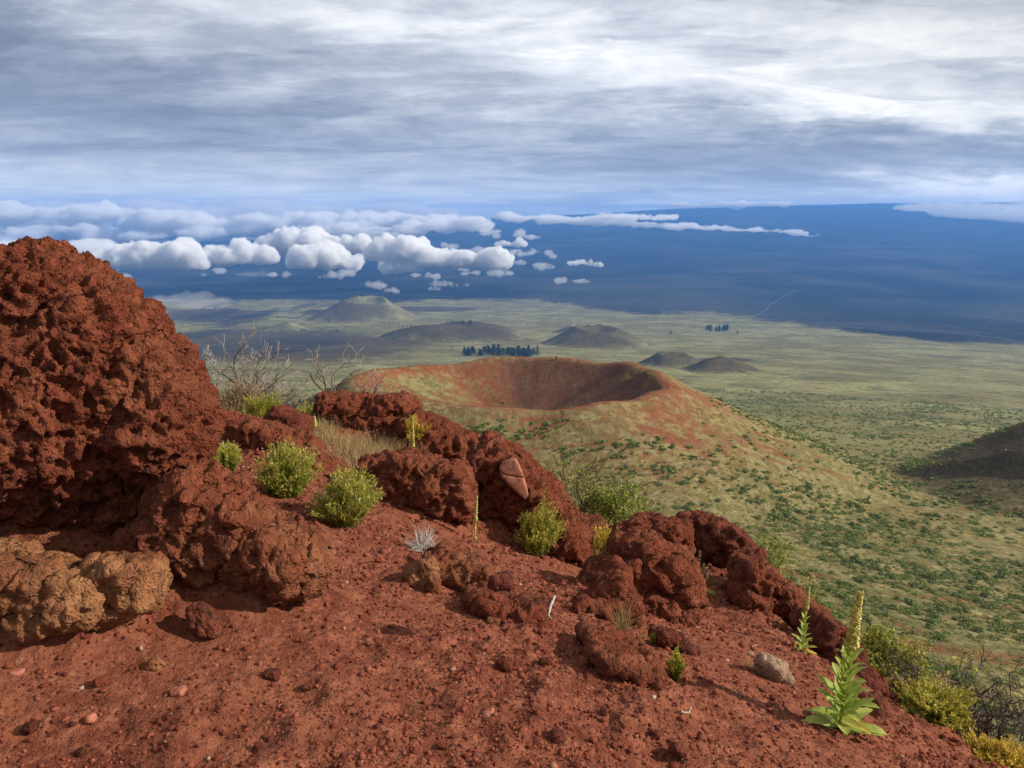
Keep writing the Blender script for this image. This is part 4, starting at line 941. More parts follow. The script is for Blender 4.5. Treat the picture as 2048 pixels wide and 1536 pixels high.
bush('weed', 'low sprig hugging the foot of the rounded boulder on its left', 790, 985, 26, 20, P_green, None, 'weed', n=20, leaves=8, dry=0)
# grey dead bush, twigs only
def tuft(name, label, px, py, wpx, hpx, m, n, spread, cat, d=None, wd=.5, curl=.15, lean=(0, 0), drop=0.0):
    p, s = surf(px, py, d); h = hpx*s
    D = dome_dirs(n, spread, lean); D *= np.array([wpx*.5*s/(h*math.sin(spread)+1e-6)]*2+[1.0])
    g = Geo(); base = np.c_[RG.normal(size=(n, 2))*h*.06, np.full(n, -.01)]
    blades(g, base, D, h*RG.uniform(.5, 1.05, n), np.full(n, .002+s*wd), np.c_[RG.normal(size=(n, 2))*curl, RG.normal(size=n)*curl-drop], RG.random(n))
    P = None; o = g.ob(name, m, None, loc=p); return tag(o, label, cat)
def twiggy(name, label, px, py, wpx, hpx, m, n, spread, cat, d=None):
    p, s = surf(px, py, d); h = hpx*s; g = Geo()
    D = dome_dirs(n, spread); D *= np.array([wpx*.5*s/(h*math.sin(spread))]*2+[1.0])
    P = blades(g, np.c_[RG.normal(size=(n, 2))*h*.05, np.full(n, -.01)], D, h*RG.uniform(.55, 1.0, n), np.full(n, .003+s*.6), RG.normal(size=(n, 3))*.1, RG.random(n))
    m_ = n*4; i = RG.integers(0, n, m_); t = RG.uniform(.3, .95, m_)[:, None]; b = P[i, 0]*(1-t)+P[i, -1]*t
    blades(g, b, unit(D[i]+RG.normal(size=(m_, 3))*.45), h*RG.uniform(.12, .34, m_), np.full(m_, .0015+s*.4), RG.normal(size=(m_, 3))*.15, RG.random(m_), 2)
    return tag(g.ob(name, m, None, loc=p), label, cat)
twiggy('dead_bush', 'silver grey leafless dead bush alone on the red slope', 845, 1106, 78, 62, P_silver, 110, 1.1, 'bush')
twiggy('dead_twig_cluster', 'small cluster of white dry twigs left of the tall mullein', 1548, 1418, 22, 14, P_silver, 14, 1.2, 'twigs')
twiggy('dead_twig_cluster', 'small dark grey dry cushion of twigs above the white twig cluster', 1478, 1392, 26, 12, P_brown, 20, 1.2, 'twigs')
tuft('grass_tuft', 'tuft of tall golden grass with red stalks at the foot of the peaked boulder', 1245, 1262, 80, 74, P_dry, 120, .95, 'grass', curl=.25)
tuft('grass_tuft', 'long pale grass blades drooping right from the golden tuft', 1275, 1278, 110, 40, P_dry, 26, 1.25, 'grass', lean=(.8, -.3), curl=.2, drop=.35)
tuft('grass_tuft', 'curled yellow dry grass tuft beside the grey fuzzy rock', 1503, 1342, 56, 38, P_dry, 90, 1.3, 'grass', curl=.5, drop=.3)
tuft('grass_tuft', 'thin dry grass left of the yellow bush by the slanting boulder', 1036, 1085, 46, 46, P_dry, 40, 1.0, 'grass')
tuft('grass_tuft', 'sparse dry stalks on the rust coloured ledge', 1412, 1182, 30, 26, P_dry, 24, .9, 'grass')
def grass_field():
    g = Geo(); fl = Geo()
    for (x0, x1, y0, y1, n, hh) in ((640, 850, 888, 925, 950, 34), (700, 760, 915, 950, 160, 26), (625, 665, 850, 900, 260, 40), (560, 640, 815, 850, 300, 36), (428, 470, 828, 848, 120, 40),
                                    (1150, 1230, 1100, 1125, 160, 30), (1780, 1960, 1455, 1530, 200, 26), (600, 660, 905, 930, 120, 26)):
        for _ in range(n):
            px, py = RG.uniform(x0, x1), RG.uniform(y0, y1)
            d0 = 8.4 if py < 900 else 7.6
            if x0 > 1700: d0 = 4.6
            elif x0 > 1100: d0 = 7.4
            d0 += RG.uniform(-.5, .5); p = at(px, py, d0); z = land(p[:1], p[1:2], False)[0][0]
            base = np.array([[p[0], p[1], z]])+RG.normal(size=(5, 3))*[.03, .03, 0]
            s = d0/F; D = unit(np.c_[RG.normal(size=(5, 2))*.4, np.ones(5)]); L = hh*s*RG.uniform(.5, 1.15, 5); tn = RG.random(5)
            P = blades(g, base, D, L, np.full(5, .002+s*.45), RG.normal(size=(5, 3))*.15, tn, 2)
            if RG.random() < .6: flakes(fl, P[:2, -1], np.full(2, s*1.3), RG.random(2), .9)
    o = g.ob('dry_grass', P_dry); tag(o, 'band of dry golden grass growing between the boulders of the ridge', 'grass', kind='stuff')
    o = fl.ob('seed_heads', P_white); tag(o, 'tiny pale seed heads over the dry grass', 'grass', kind='stuff')
grass_field()
# ---- mulleins
def mull_leaf(G_, base, az_, el_, L, wd, droop, tone):
    u = np.linspace(0, 1, 9); v = np.linspace(-1, 1, 5)
    rad = np.array([math.cos(az_), math.sin(az_), 0]); side = np.array([-math.sin(az_), math.cos(az_), 0])
    e = el_-droop*u*u; ds = L/8; cx = np.concatenate([[0], np.cumsum(np.cos(e[:-1])*ds)]); cz = np.concatenate([[0], np.cumsum(np.sin(e[:-1])*ds)])
    wid = wd*.5*np.sin(np.pi*np.clip(u*.93+.035, 0, 1)**.85)**.75*(1-.15*u); wid[0] = wd*.10; wid[-1] = 0.002*wd
    ph = RG.uniform(0, 6); nx = -np.sin(e); nz = np.cos(e)
    V = []
    for i in range(9):
        for q in v:
            fold = abs(q)**1.2*.30*wid[i]+math.sin(u[i]*11+ph+q*1.5)*.10*wid[i]*abs(q)
            V.append(base+rad*(cx[i]+nx[i]*fold)+np.array([0, 0, cz[i]+nz[i]*fold])+side*q*wid[i])
    i = np.arange(8)[:, None]*5+np.arange(4)[None]
    tn = np.clip(tone+np.repeat(u, 5)*.1-.12*np.tile(1-np.abs(v), 9)+RG.normal()*.05, 0, 1)
    G_.add(np.array(V), np.stack([i, i+1, i+6, i+5], -1).reshape(-1, 4), tn)
def mullein(label, px, py, hpx, d=None, nleaf=38, lw=.30, spike=.36, lean=(0, 0), wither=0.0, r0=.012, tone=.45, topleaf=.62, spikew=1.0):
    p, s = surf(px, py, d); H = hpx*s; o = thing('mullein', label, 'plant', p-np.array([0, 0, .01]))
    t = np.linspace(0, 1, 12); st = np.stack([lean[0]*H*t*t, lean[1]*H*t*t, H*t], 1); r = r0*H*(1.1-.75*t)
    g = Geo(); tube(g, st, r, .5, 8); g.ob('stem', P_mull if not wither else P_spike, o)
    for i in range(nleaf):
        q = (i/nleaf)**1.25*topleaf; a = i*2.39996+RG.uniform(-.25, .25); hgt = H*q
        b = np.array([np.interp(q, t, st[:, 0]), np.interp(q, t, st[:, 1]), hgt]); L = H*lw*(1-q/topleaf*.68)*RG.uniform(.85, 1.1)
        low = q < .10
        el_ = RG.uniform(-.05, .45) if low else .55+.75*q/topleaf+RG.uniform(-.15, .15)
        g = Geo(); tn = tone+RG.uniform(-.12, .15); 
        if low and RG.random() < .22: tn = .97
        if wither: el_ -= wither*1.6; L *= .8
        mull_leaf(g, b, a, el_, L, L*(.40 if low else .37), RG.uniform(.25, .9)+wither, min(1, tn)); g.ob('leaf', P_mull, o)
    g = Geo(); n = int(230*spike/.36); q = np.linspace(1-spike, 1.0, n); a = np.arange(n)*2.39996; rr = H*.021*spikew*(1.06-.55*(q-(1-spike))/spike)*(1+RG.normal(size=n)*.12)
    b = np.stack([np.interp(q, t, st[:, 0])+np.cos(a)*rr*.75, np.interp(q, t, st[:, 1])+np.sin(a)*rr*.75, q*H], 1)
    oc = np.array([(1, 0, 0), (0, 1, 0), (-1, 0, 0), (0, -1, 0), (0, 0, 1.25), (0, 0, -1)]); ot = np.array([(0, 1, 4), (1, 2, 4), (2, 3, 4), (3, 0, 4), (1, 0, 5), (2, 1, 5), (3, 2, 5), (0, 3, 5)])
    V = b[:, None]+oc[None]*(rr*.55)[:, None, None]; T = ot[None]+np.arange(n)[:, None, None]*6
    g.add(V, T.reshape(-1, 3), np.repeat(RG.random(n), 6)); g.ob('flower_spike', P_spike, o); return o
mullein('tallest mullein with broad pale green leaves and a long yellow spike, lower right', 1680, 1462, 300, nleaf=54, lw=.29, spike=.38, lean=(.045, 0), topleaf=.66, spikew=1.6, tone=.58)
mullein('slender mullein standing behind and left of the tallest one', 1603, 1308, 138, d=None, nleaf=34, lw=.22, spike=.34, lean=(.03, 0), topleaf=.66, tone=.6, spikew=1.4)
mullein('wilted yellow mullein with drooping leaves between two boulders', 950, 1062, 100, d=6.15, nleaf=20, lw=.18, spike=.5, wither=1.0, lean=(.05, 0), tone=.9, topleaf=.9, spikew=1.5)
mullein('straight yellow mullein spike on the ridge before the flat-topped boulder', 827, 925, 86, d=8.0, nleaf=10, lw=.10, spike=.92, tone=.7, spikew=1.6)
mullein('short green mullein on the ridge left of the flat-topped boulder', 633, 915, 66, d=7.5, nleaf=22, lw=.22, spike=.3, tone=.4, topleaf=.7, spikew=2.2)
def rosette(label, px, py, wpx, d=None, n=12):
    p, s = surf(px, py, d); o = thing('leaf_rosette', label, 'plant', p)
    for i in range(n):
        g = Geo(); mull_leaf(g, np.zeros(3), i*2.4, RG.uniform(.35, 1.0), wpx*s*.55, wpx*s*.24, .5, .5+RG.uniform(-.1, .1)); g.ob('leaf', P_mull, o)
rosette('small pale green leaf rosette below the slanting boulder', 1107, 1113, 34)
rosette('small green leaf rosette in front of the rust ledge', 1417, 1200, 26)
def stalk(label, px, py, hpx, d, heads, lean=.02):
    p, s = surf(px, py, d); H = hpx*s; o = thing('dead_flower_stalk', label, 'plant', p)
    t = np.linspace(0, 1, 8); g = Geo(); tube(g, np.stack([lean*H*t, 0*t, H*t], 1), .0035+s*.5*(1-.5*t), .35, 6); g.ob('stem', P_brown, o)
    g = Geo()
    for (a, b_, off) in heads:
        n = 90; q = np.linspace(a, b_, n); an = np.arange(n)*2.4; rr = .006+s*1.3
        x0 = off*s*np.minimum(1, (q-a)/.1+.4); c = np.stack([lean*H*q+x0+np.cos(an)*rr*.6, np.sin(an)*rr*.6, q*H], 1); flakes(g, c, np.full(n, rr*1.5), RG.random(n), 1.2)
        if off: tube(g, np.array([[lean*H*a*.75, 0, a*H*.75], [off*s*.7, 0, a*H*.9], [off*s, 0, a*H], [off*s+lean*H*b_, 0, b_*H]]), .003+s*.3, .3, 5)
    g.ob('seed_head', P_brown, o)
stalk('single tall brown dead stalk left of the peaked boulder', 1226, 1110, 94, 6.9, [(.45, 1, 0)], .06)
stalk('dead brown stalk with several seed heads at the right shoulder of the peaked boulder', 1392, 1190, 106, 6.1, [(.5, 1, 0), (.45, .74, 9), (.4, .66, 17), (.35, .6, -7)])
# ---- sticks
def stick(label, pts, d, r, m, name='stick'):
    P = []
    for (x, y) in pts:
        p, s = surf(x, y); P.append(p+np.array([0, 0, r*1.1]))
    P = np.array(P); c = P.mean(0); t = np.linspace(0, len(P)-1, 24); Q = np.stack([np.interp(t, np.arange(len(P)), P[:, j]) for j in range(3)], 1)
    Q += RG.normal(size=Q.shape)*r*.12
    g = Geo(); tube(g, Q-c, r*(1-.45*np.linspace(0, 1, 24))*(1+RG.normal(size=24)*.07), RG.uniform(.0, .5, 24), 8); tag(g.ob(name, m, None, loc=c), label, 'stick')
stick('curved bleached white stick lying on the red soil', [(1109, 1208), (1102, 1217), (1097, 1232), (1097, 1245), (1101, 1254)], None, .009, P_silver)
stick('thin forked pale twig lying near the bottom right', [(1361, 1432), (1370, 1428), (1378, 1424), (1382, 1418)], None, .004, P_silver, 'twig')
stick('short pale twig on the crest soil behind the dry grass tuft', [(1503, 1298), (1512, 1294), (1520, 1297)], None, .004, P_silver, 'twig')
stick('pale green stalk fallen beside the peaked boulder', [(1394, 1196), (1404, 1204), (1414, 1211), (1423, 1215)], None, .007, P_mull, 'fallen_stalk')
# ------------------------------------------------------------------ trees
def grow(G_, p, d, L, r, depth, tips, wig=.35, up=.05, spread=.75, kids=(2, 4), white=.0, minr=.003, tone0=.15):
    n = 6; P = [p]; dd = d.copy()
    for i in range(n):
        dd = unit(dd+RG.normal(size=3)*wig*.45+np.array([0, 0, up])); P.append(P[-1]+dd*L/n)
    P = np.array(P); r1 = max(minr, r*.55); branch_tone = np.clip(tone0+RG.uniform(-.1, .1)+np.linspace(0, .1, n+1), 0, 1)  # wood's own tone, paling a little towards the tip
    tube(G_, P, np.linspace(r, r1, n+1), branch_tone, 6 if r > .02 else 4)
    if depth == 0: tips.append(P[-1]); tips.append(P[3]); return
    for k_ in range(RG.integers(kids[0], kids[1]+1)):
        t = RG.uniform(.35, 1.0) if k_ else 1.0; b = P[min(n, int(round(t*n)))]
        nd = unit(dd+unit(RG.normal(size=3))*spread); 
        grow(G_, b, nd, L*RG.uniform(.55, .85), max(minr, r1*RG.uniform(.6, .9)), depth-1, tips, wig, up, spread, kids, white, minr, min(1, tone0+white))
def snag(label, px, py, toppy, d, wpx, lean=(0, 0), stems=3, depth=4, seed=0, white=.14, spread=.8, group=None, kids=(2, 3)):
    global RG
    RG = np.random.default_rng(seed); p, s = surf(px, py, d); top = at(px, toppy, d)[2]; H = top-p[2]
    o = thing('dead_tree', label, 'tree', p, group); tr = Geo(); br = Geo(); tips = []
    for i in range(stems):
        a = RG.uniform(0, 6.28) if stems > 1 else 0
        dr = unit(np.array([math.cos(a)*.35+lean[0], math.sin(a)*.35+lean[1], 1.0])); n = 6; P = [np.array([RG.normal()*.03, RG.normal()*.03, -.1])]; q = dr.copy()
        for j in range(n): q = unit(q+RG.normal(size=3)*.12); P.append(P[-1]+q*H*.34/n)
        P = np.array(P); tube(tr, P, np.linspace(.034, .022, n+1)*H*.8, .12, 7)
        for k_ in range(3): grow(br, P[-1-k_], unit(q+RG.normal(size=3)*.6+np.array([lean[0]*.4, 0, 0])), H*.30, .027*H*.75, depth, tips, .55, .04, spread, kids, white, max(.003, s*.46), .10)
    V = np.vstack(br.V); mx = np.percentile(V[:, 2], 99.5); w = np.percentile(np.abs(V[:, 0]), 98)
    fz = H/mx; fx = (wpx*s*.5)/w if not lean[0] else fz
    for G_ in (tr, br):
        for i in range(len(G_.V)): G_.V[i] = G_.V[i]*np.array([min(fx, fz*1.7), fz, fz])
    tr.ob('trunk', P_wood, o); br.ob('branch', P_wood, o); return o
snag('bare grey dead tree with forked silver twigs right of the huge boulder', 490, 800, 652, 12.6, 190, stems=2, depth=4, seed=4, spread=.55)
snag('low wide dead tree reaching its pale twigs towards the crater', 612, 825, 684, 12.2, 240, lean=(.85, 0), stems=2, depth=4, seed=15, spread=.75)
snag('dead tree with tangled dark branches between the other two', 560, 820, 705, 13.0, 150, lean=(.1, 0), stems=2, depth=4, seed=6)
snag('dead tree half hidden behind the right edge of the huge boulder', 425, 800, 690, 12.8, 110, stems=2, depth=5, seed=27)
snag('dark tangled dead shrub with curled branches below the lower right crest', 1900, 1490, 1275, 6.6, 250, stems=6, depth=4, seed=8, white=.07, spread=1.0)
snag('small dead shrub with pale twigs at the right edge of the photo', 2030, 1490, 1375, 6.8, 120, stems=4, depth=3, seed=9, white=.14, spread=1.0)
def leafy(label, px, py, toppy, d, wpx, seed, stems=4, depth=3, leaf=.022, n=26, group=None, name='leafy_tree', m=None, spread=.75):
    global RG
    RG = np.random.default_rng(seed); p, s = surf(px, py, d); H = max(.5, at(px, toppy, d)[2]-p[2])
    o = thing(name, label, 'tree' if 'tree' in name else 'bush', p, group); tr = Geo(); br = Geo(); tips = []
    for i in range(stems):
        a = i*6.283/stems+RG.uniform(-.4, .4)
        grow(tr, np.array([0, 0, -.1]), unit(np.array([math.cos(a)*.6, math.sin(a)*.6, 1.0])), H*.42, .016*H, depth, tips, .3, .05, spread, (2, 4), .05, max(.003, s*.35), .3)
    V = np.vstack(tr.V); T_ = np.array(tips); fz = H/np.percentile(V[:, 2], 99); fx = (wpx*s*.5)/np.percentile(np.abs(V[:, 0]), 97)
    sc = np.array([fx, fx, fz])
    for i in range(len(tr.V)): tr.V[i] = tr.V[i]*sc
    T_ = T_*sc; tr.ob('trunk', P_bark, o)
    g = Geo(); N_ = len(T_)*n; c = np.repeat(T_, n, 0)+RG.normal(size=(N_, 3))*np.array([1, 1, .6])*(.055+.02*H)
    tn = np.clip(np.repeat(RG.uniform(.1, .8, len(T_)), n)+RG.normal(size=N_)*.15, 0, 1)
    flakes(g, c, RG.uniform(.7, 1.3, N_)*leaf, tn, 1.9); g.ob('crown', m or P_tree, o); return o
leafy('airy leafy tree with a crooked dark branch beyond the slanting boulder', 1135, 1060, 905, 11.5, 215, 3, 4, 3, .026, 6)
leafy('rounder leafy tree just right of the crooked one', 1228, 1090, 965, 10.5, 130, 5, 4, 3, .026, 12)
leafy('small leafy tree beyond the crest right of the dark leaning boulder', 1555, 1200, 1062, 9.5, 120, 6, 3, 3, .024, 12)
leafy('low dense green bush beyond the crest right of the tall mullein', 1745, 1370, 1262, 8.2, 130, 7, 5, 3, .026, 34, name='green_bush', m=P_green)
leafy('low green bush peeping over the crest behind the smaller mullein', 1655, 1290, 1205, 9.0, 80, 8, 4, 2, .026, 40, name='green_bush', m=P_green)
leafy('low green growth spilling below the crest above the dead shrub', 1830, 1420, 1320, 8.0, 120, 9, 5, 2, .028, 40, name='green_bush', m=P_green)
leafy('tiny leafy shrub behind the dark leaning boulder', 1500, 1120, 1058, 9.8, 60, 10, 3, 2, .026, 30, name='green_bush')
# ---- shrubs on the slopes
RG = np.random.default_rng(31)
def shrub_proto(n, seed):
    rg = np.random.default_rng(seed); k_ = rg.integers(3, 6); C = np.c_[rg.uniform(-.55, .55, (k_, 2)), rg.uniform(.18, .34, k_)]; Rr = rg.uniform(.32, .58, k_)
    i = rg.integers(0, k_, n); d = unit(rg.normal(size=(n, 3))); d[:, 2] = np.abs(d[:, 2])*.95-.12
    c = C[i]+d*(Rr[i]*rg.uniform(.72, 1.06, n))[:, None]*np.array([1, 1, .72]); c[:, 2] = np.maximum(c[:, 2], .02)
    a = unit(rg.normal(size=(n, 3))); b = unit(np.cross(a, d)); s = rg.uniform(.10, .19, n)[:, None]*(90/n)**.5
    a = unit(np.cross(b, d)+rg.normal(size=(n, 3))*.4)
    V = np.stack([c-a*s, c+b*s*.8, c+a*s, c-b*s*.8], 1)
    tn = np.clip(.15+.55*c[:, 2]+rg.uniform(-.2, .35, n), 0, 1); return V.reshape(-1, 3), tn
NP = 80000
th = RG.uniform(-.66, .66, NP); rr0 = np.sqrt(RG.uniform(0, 1, NP)*(1900**2-45**2)+45**2); rr0 = np.where(RG.random(NP) < .28, RG.uniform(50, 620, NP), rr0)
sx, sy = rr0*np.sin(th), rr0*np.cos(th)
_, rho_s, ang_s = crater(sx, sy); on = (rho_s < 2.6)
dens = .10+1.5*sstep(-.25, .45, noise2(sx, sy, 1/95., 4, seed=61)+.5*noise2(sx, sy, 1/22., 3, seed=62))
dens = np.where(rho_s < .97, .012, dens); dens = np.where((rho_s >= .97) & on, dens*sstep(.95, 2.3, rho_s)**1.5, dens)
dens *= np.where(rr0 > 600, .75, 1)*np.where(rr0 < 90, .7, 1)
kp = RG.random(NP) < dens; sx, sy, rr0 = sx[kp], sy[kp], rr0[kp]
sz_ = land(sx, sy)[0]
ssz = np.exp(RG.normal(size=len(sx))*.48)*1.4*np.where(RG.random(len(sx)) < .12, 1.5, 1); ssz = ssz.clip(.5, 3.2)*(.8+.35*sstep(150, 700, rr0))
CLP = [(945, 858), (985, 866), (1015, 870), (1060, 872), (1110, 850), (1250, 888), (1290, 880), (1325, 893), (1235, 915), (1310, 938), (1380, 965), (1405, 915), (1480, 985), (1140, 905), (1540, 1010), (1600, 985), (1450, 1050), (1700, 1080), (1560, 1060), (1640, 1000), (1780, 1150), (1860, 1040), (1990, 1120), (1700, 1010), (1380, 1015)]
cpx = np.concatenate([RG.normal(c_[0], 26, 9) for c_ in CLP]); cpy = np.concatenate([RG.normal(c_[1], 6.5, 9) for c_ in CLP])
cp_, ck_ = hits(cpx, cpy, 30, 3000); sx = np.r_[sx, cp_[:, 0]]; sy = np.r_[sy, cp_[:, 1]]; rr0 = np.r_[rr0, np.hypot(cp_[:, 0], cp_[:, 1])]; ssz = np.r_[ssz, RG.uniform(1.5, 3.1, len(cpx))]; sz_ = land(sx, sy)[0]
spx, spy, spd = project(sx, sy, sz_+.4)
inf = (spx > -15) & (spx < 2063) & (spy > 0) & (spy < 1550)
sx, sy, sz_, ssz, spx, spy, spd, rr0 = [a[inf] for a in (sx, sy, sz_, ssz, spx, spy, spd, rr0)]
hp, okh = hits(spx, spy-2, 2.0, 4500.0); dd = project(hp[:, 0], hp[:, 1], hp[:, 2])[2]
vis = (dd > spd*.8)
sx, sy, sz_, ssz, spx, spy, spd, rr0 = [a[vis] for a in (sx, sy, sz_, ssz, spx, spy, spd, rr0)]
# hidden by the rocks of the ridge
RL = np.interp(spx, [0, 430, 640, 830, 950, 1060, 1170, 1260, 1400, 1500, 1600, 1700, 1800, 2048], [480, 780, 790, 800, 850, 900, 1020, 1060, 1040, 1100, 1180, 1260, 1380, 1520])
clear = spy < RL
order = np.argsort(-(ssz/spd)*clear)
protos = [shrub_proto(150, 100+i) for i in range(7)]; far_p = [shrub_proto(34, 200+i) for i in range(5)]
pm = []
for i, (V, tn) in enumerate(protos):
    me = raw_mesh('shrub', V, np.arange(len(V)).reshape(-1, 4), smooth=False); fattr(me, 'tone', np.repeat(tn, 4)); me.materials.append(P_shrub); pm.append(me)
SLAB = []
for q, i in enumerate(order[:290]):
    o = bpy.data.objects.new('shrub', pm[q % 7]); COL.objects.link(o)
    o.location = (float(sx[i]), float(sy[i]), float(sz_[i])-.05); o.rotation_euler = (0, 0, float(RG.uniform(0, 6.28))); s_ = float(ssz[i])
    o.scale = (s_*float(RG.uniform(.85, 1.25)), s_, s_*float(RG.uniform(.7, 1.0)))
    big_ = 'large' if s_ > 1.75 else 'low'
    _, r_, a_2 = crater(sx[i:i+1], sy[i:i+1])
    sec = ', left of the leafy trees' if spx[i] < 1200 else ', beyond the leafy trees' if spx[i] < 1500 else ', straight beyond the crest' if spx[i] < 1780 else ', towards the right edge'
    where = 'on the near foot of the crater cone' if r_[0] < 2.6 else ('on the steep slope below the red crest' if rr0[i] < 170 else 'on the grassy floor below the ridge')
    tag(o, big_+' green shrub '+where+sec, 'shrub', big_+' green shrubs '+where+sec)
g = Geo(); rest = order[290:]
for q in range(12):
    near = q < 7; P_ = protos[q] if near else far_p[q-7]
    sel = rest[((spd[rest] < 420) == near)]; sel = sel[(np.arange(len(sel)) % (7 if near else 5)) == (q if near else q-7)]
    if not len(sel): continue
    V, tn = P_; a = RG.uniform(0, 6.28, len(sel)); ca, sa = np.cos(a)[:, None], np.sin(a)[:, None]; s_ = ssz[sel][:, None]
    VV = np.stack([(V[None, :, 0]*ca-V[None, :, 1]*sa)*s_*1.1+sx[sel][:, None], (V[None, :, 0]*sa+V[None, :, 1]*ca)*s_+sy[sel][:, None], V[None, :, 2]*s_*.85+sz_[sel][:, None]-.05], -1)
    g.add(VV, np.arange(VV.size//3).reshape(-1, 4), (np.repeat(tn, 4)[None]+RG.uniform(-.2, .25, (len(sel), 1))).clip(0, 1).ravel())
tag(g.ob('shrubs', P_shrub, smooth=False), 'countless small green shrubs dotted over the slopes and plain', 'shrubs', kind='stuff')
print('shrubs', len(sx))
# low dry tussocks between the shrubs
def tussocks():
    rg = np.random.default_rng(8); n = 30000; th = rg.uniform(-.62, .66, n); r = np.exp(rg.uniform(math.log(45), math.log(420), n)); x, y = r*np.sin(th), r*np.cos(th)
    keep = (crater(x, y)[1] > .99); x, y, r = x[keep], y[keep], r[keep]; n = len(x); z = land(x, y)[0]; px, py, d = project(x, y, z)
    k2 = (px > 400) & (px < 2060) & (py < 1545); x, y, z, r = x[k2], y[k2], z[k2], r[k2]; n = len(x)
    s = rg.uniform(.18, .5, n)*(.75+r/350); m_ = 7
    base = np.repeat(np.stack([x, y, z], 1), m_, 0)+np.repeat(s, m_)[:, None]*rg.normal(size=(n*m_, 3))*np.array([.5, .5, 0])
    D = unit(np.c_[rg.normal(size=(n*m_, 2))*.7, np.ones(n*m_)]); a = unit(np.cross(D, rg.normal(size=(n*m_, 3)))); L = np.repeat(s, m_)[:, None]*.8; w = L*.35
    V = np.stack([base-a*w, base+a*w, base+D*L], 1)
    me = raw_mesh('grass', V.reshape(-1, 3), np.arange(len(V)*3).reshape(-1, 3), smooth=False); fattr(me, 'tone', np.repeat(rg.random(n*m_), 3)); me.materials.append(P_tuss)
    tag(link('grass', me), 'dry straw coloured grass tussocks over the slopes', 'grass', kind='stuff')
P_tuss = plant_mat('tussock', [(0, (.12, .10, .045)), (.5, (.24, .195, .09)), (1, (.38, .31, .15))], .2)
tussocks()
# ---- conifers
def conifer_mesh(seed, n=420, slim=.24):
    rg = np.random.default_rng(seed); t = rg.uniform(.03, 1, n)**.85; rad = slim*(1-t)**.8*(.75+.35*np.sin(t*40+seed)); a = rg.uniform(0, 6.28, n)
    rad *= 1+.25*np.sin(a*3+seed); q = rg.uniform(.45, 1.05, n)
    c = np.stack([np.cos(a)*rad*q, np.sin(a)*rad*q, t+.0], 1); o_ = np.stack([np.cos(a), np.sin(a), -.35+0*a], 1); b = np.stack([-np.sin(a), np.cos(a), 0*a], 1)
    s = .055; V = np.stack([c-b*s*.6, c+b*s*.6, c+o_*s*1.5], 1); return V.reshape(-1, 3), rg.random(n)
CM = []
for i in range(4):
    V, tn = conifer_mesh(i, 420, .20+.07*(i % 3)); me = raw_mesh('crown', V, np.arange(len(V)).reshape(-1, 3), smooth=False); fattr(me, 'tone', np.repeat(tn, 3)); me.materials.append(P_con)
    gt = Geo(); tube(gt, np.array([(0, 0, -.02), (0, 0, .3), (0, 0, .95)]), np.array([.022, .015, .003]), .3, 6)
    mt_ = raw_mesh('trunk', np.vstack(gt.V), np.vstack(gt.Q)); fattr(mt_, 'tone', np.full(gt.n, .3)); mt_.materials.append(P_bark); CM.append((me, mt_))
def conifer(px, py, hpx, label, group, i, wide=1.0):
    p, ok = hits([px], [py], 200, 30000); p = p[0]; s = project(*p)[2]/F; o = link('conifer', None, None, None, p); tag(o, label, 'tree', group)
    h = hpx*s; o.scale = (h*wide, h*wide, h); o.rotation_euler = (0, 0, i*1.7)
    for me, nm in zip(CM[i % 4], ('crown', 'trunk')): c = bpy.data.objects.new(nm, me); COL.objects.link(c); c.parent = o
rg = np.random.default_rng(12); q = 0
for i in range(70):
    px = rg.uniform(928, 1072); e = 1-abs((px-995)/90); py = 703+rg.uniform(0, 9)+(px-930)*.02; conifer(px, py, rg.uniform(7, 14)+9*max(0, e)*rg.random(), 'dark conifer in the grove behind the crater rim', 'conifers of the grove behind the crater', i, 2.0)
conifer(1075, 712, 22, 'dark conifer standing alone just right of the grove behind the crater', None, 1, 1.2)
conifer(1113, 719, 8, 'small lone dark tree on the far crater rim right of the grove', None, 2, 1.4)
for i in range(16): conifer(rg.uniform(884, 945), 648+rg.uniform(0, 3), rg.uniform(6, 11), 'small conifer on the crest of the dark flat hill', 'conifers on the dark flat hill', i, 1.1)
for i in range(26): conifer(rg.uniform(1408, 1456), 657+rg.uniform(0, 7), rg.uniform(7, 10), 'dark round tree in the compact clump on the far plain', 'trees of the clump on the far plain', i, 2.0)
conifer(1342, 668, 8, 'lone dark tree on the far plain left of the compact clump', None, 1, 2.0); conifer(1475, 668, 8, 'lone dark tree just right of the compact clump', None, 3, 1.8)
conifer(675, 665, 8, 'lone dark tree on the pale plain below the rimmed hill', None, 2, 1.5); conifer(905, 698, 6, 'lone dark bushy tree left of the conifer grove', None, 0, 2.2)
for i, (x_, y_, h_) in enumerate([(780, 656, 5), (798, 655, 6), (806, 655, 7), (814, 655, 6), (822, 656, 8), (828, 655, 5)]): conifer(x_, y_, h_, 'small dark tree in the row left of the dark flat hill', 'trees in the row left of the dark flat hill', i, 1.6)
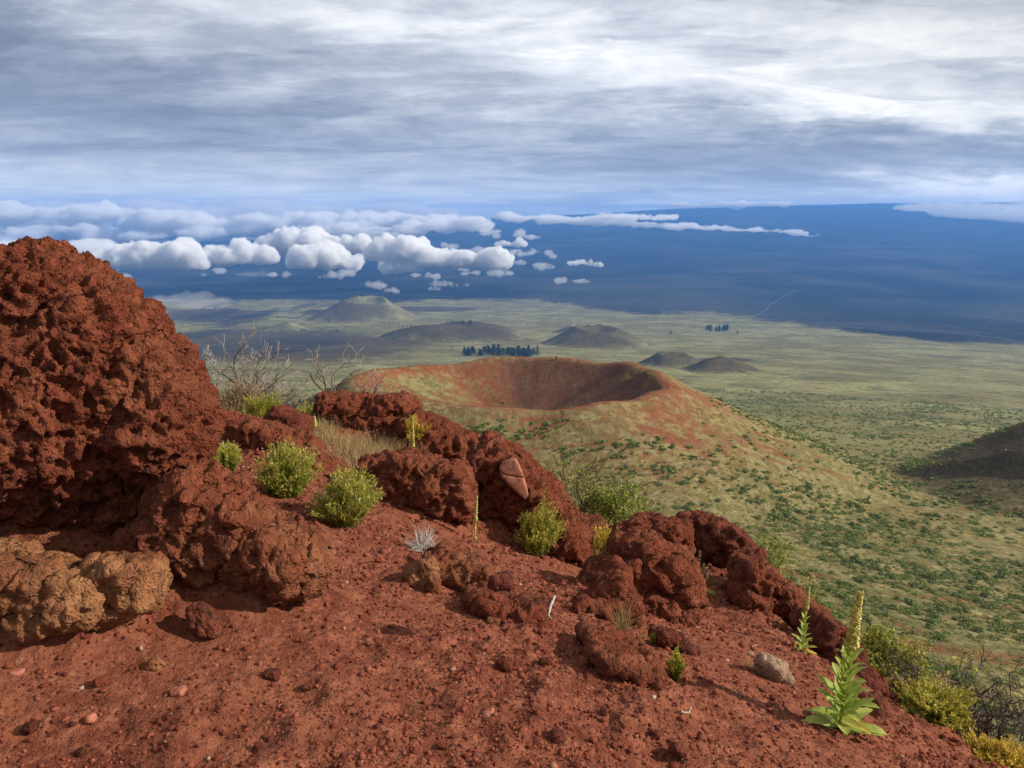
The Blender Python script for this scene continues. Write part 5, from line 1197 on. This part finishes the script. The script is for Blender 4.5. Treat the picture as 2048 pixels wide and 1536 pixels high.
# ---- mast on the peaked hill
p, ok = hits([1148], [652], 500, 30000); p = p[0]; s = project(*p)[2]/F; o = thing('mast', 'slim pale radio mast with small hut on the pointed hill', 'mast', p)
for nm_, pts, r in (('pole', [(0, 0, 0), (0, 0, 11*s)], .35*s), ('pole', [(3.2*s, 0, -1), (3.2*s, 0, 7*s)], .3*s)):
    g = Geo(); tube(g, np.array(pts), r, .9, 6); g.ob(nm_, P_silver, o)
hb = Geo(); a, b, c = 2.2*s, 1.6*s, 1.6*s; V = np.array([(x, y, z) for x in (-a-3*s, a-3*s) for y in (-b, b) for z in (-1, c)]); hb.add(V, np.array([(0, 1, 3, 2), (4, 6, 7, 5), (0, 4, 5, 1), (2, 3, 7, 6), (0, 2, 6, 4), (1, 5, 7, 3)]), .8); hb.ob('hut', P_silver, o, smooth=False)
# ---- roads over the plain
m_road, k = mat('pale_gravel_road'); g_ = k.node('ShaderNodeNewGeometry'); k.out(k.bsdf(k.ramp(k.noise(g_.outputs['Position'], .02, 4), [(.3, (.13, .12, .10)), (.7, (.22, .20, .17))]), .95))
def road(name, pts, width):
    P = np.array(pts, float); t = np.linspace(0, len(P)-1, 90); px = np.interp(t, np.arange(len(P)), P[:, 0]); py = np.interp(t, np.arange(len(P)), P[:, 1])
    W3, ok = hits(px, py, 300, 33000); 
    for _ in range(2): W3[1:-1] = (W3[:-2]+W3[1:-1]*2+W3[2:])/4
    T = np.gradient(W3, axis=0); T[:, 2] = 0; T = unit(T); sd_ = np.stack([T[:, 1], -T[:, 0], 0*T[:, 0]], 1)
    V = []; 
    for q in (-1, 0, 1):
        A = W3+sd_*q*width*.5; A[:, 2] = land(A[:, 0], A[:, 1])[0]+2.2; V.append(A)
    V = np.stack(V, 1).reshape(-1, 3); i = np.arange(89)[:, None]*3+np.arange(2)[None]; o = link(name, raw_mesh(name, V, np.stack([i, i+1, i+4, i+3], -1).reshape(-1, 4)), m_road); tag(o, kind='structure')
road('road', [(1180, 618), (1300, 627), (1450, 636), (1580, 641), (1700, 648), (1850, 660), (1960, 672), (2080, 688)], 15)
road('road', [(560, 580), (700, 585), (850, 592), (1000, 600), (1180, 618)], 12)
road('track', [(1490, 662), (1530, 655), (1570, 648), (1592, 641)], 8)
road('track', [(1510, 632), (1535, 618), (1538, 611), (1560, 598), (1590, 580)], 7)
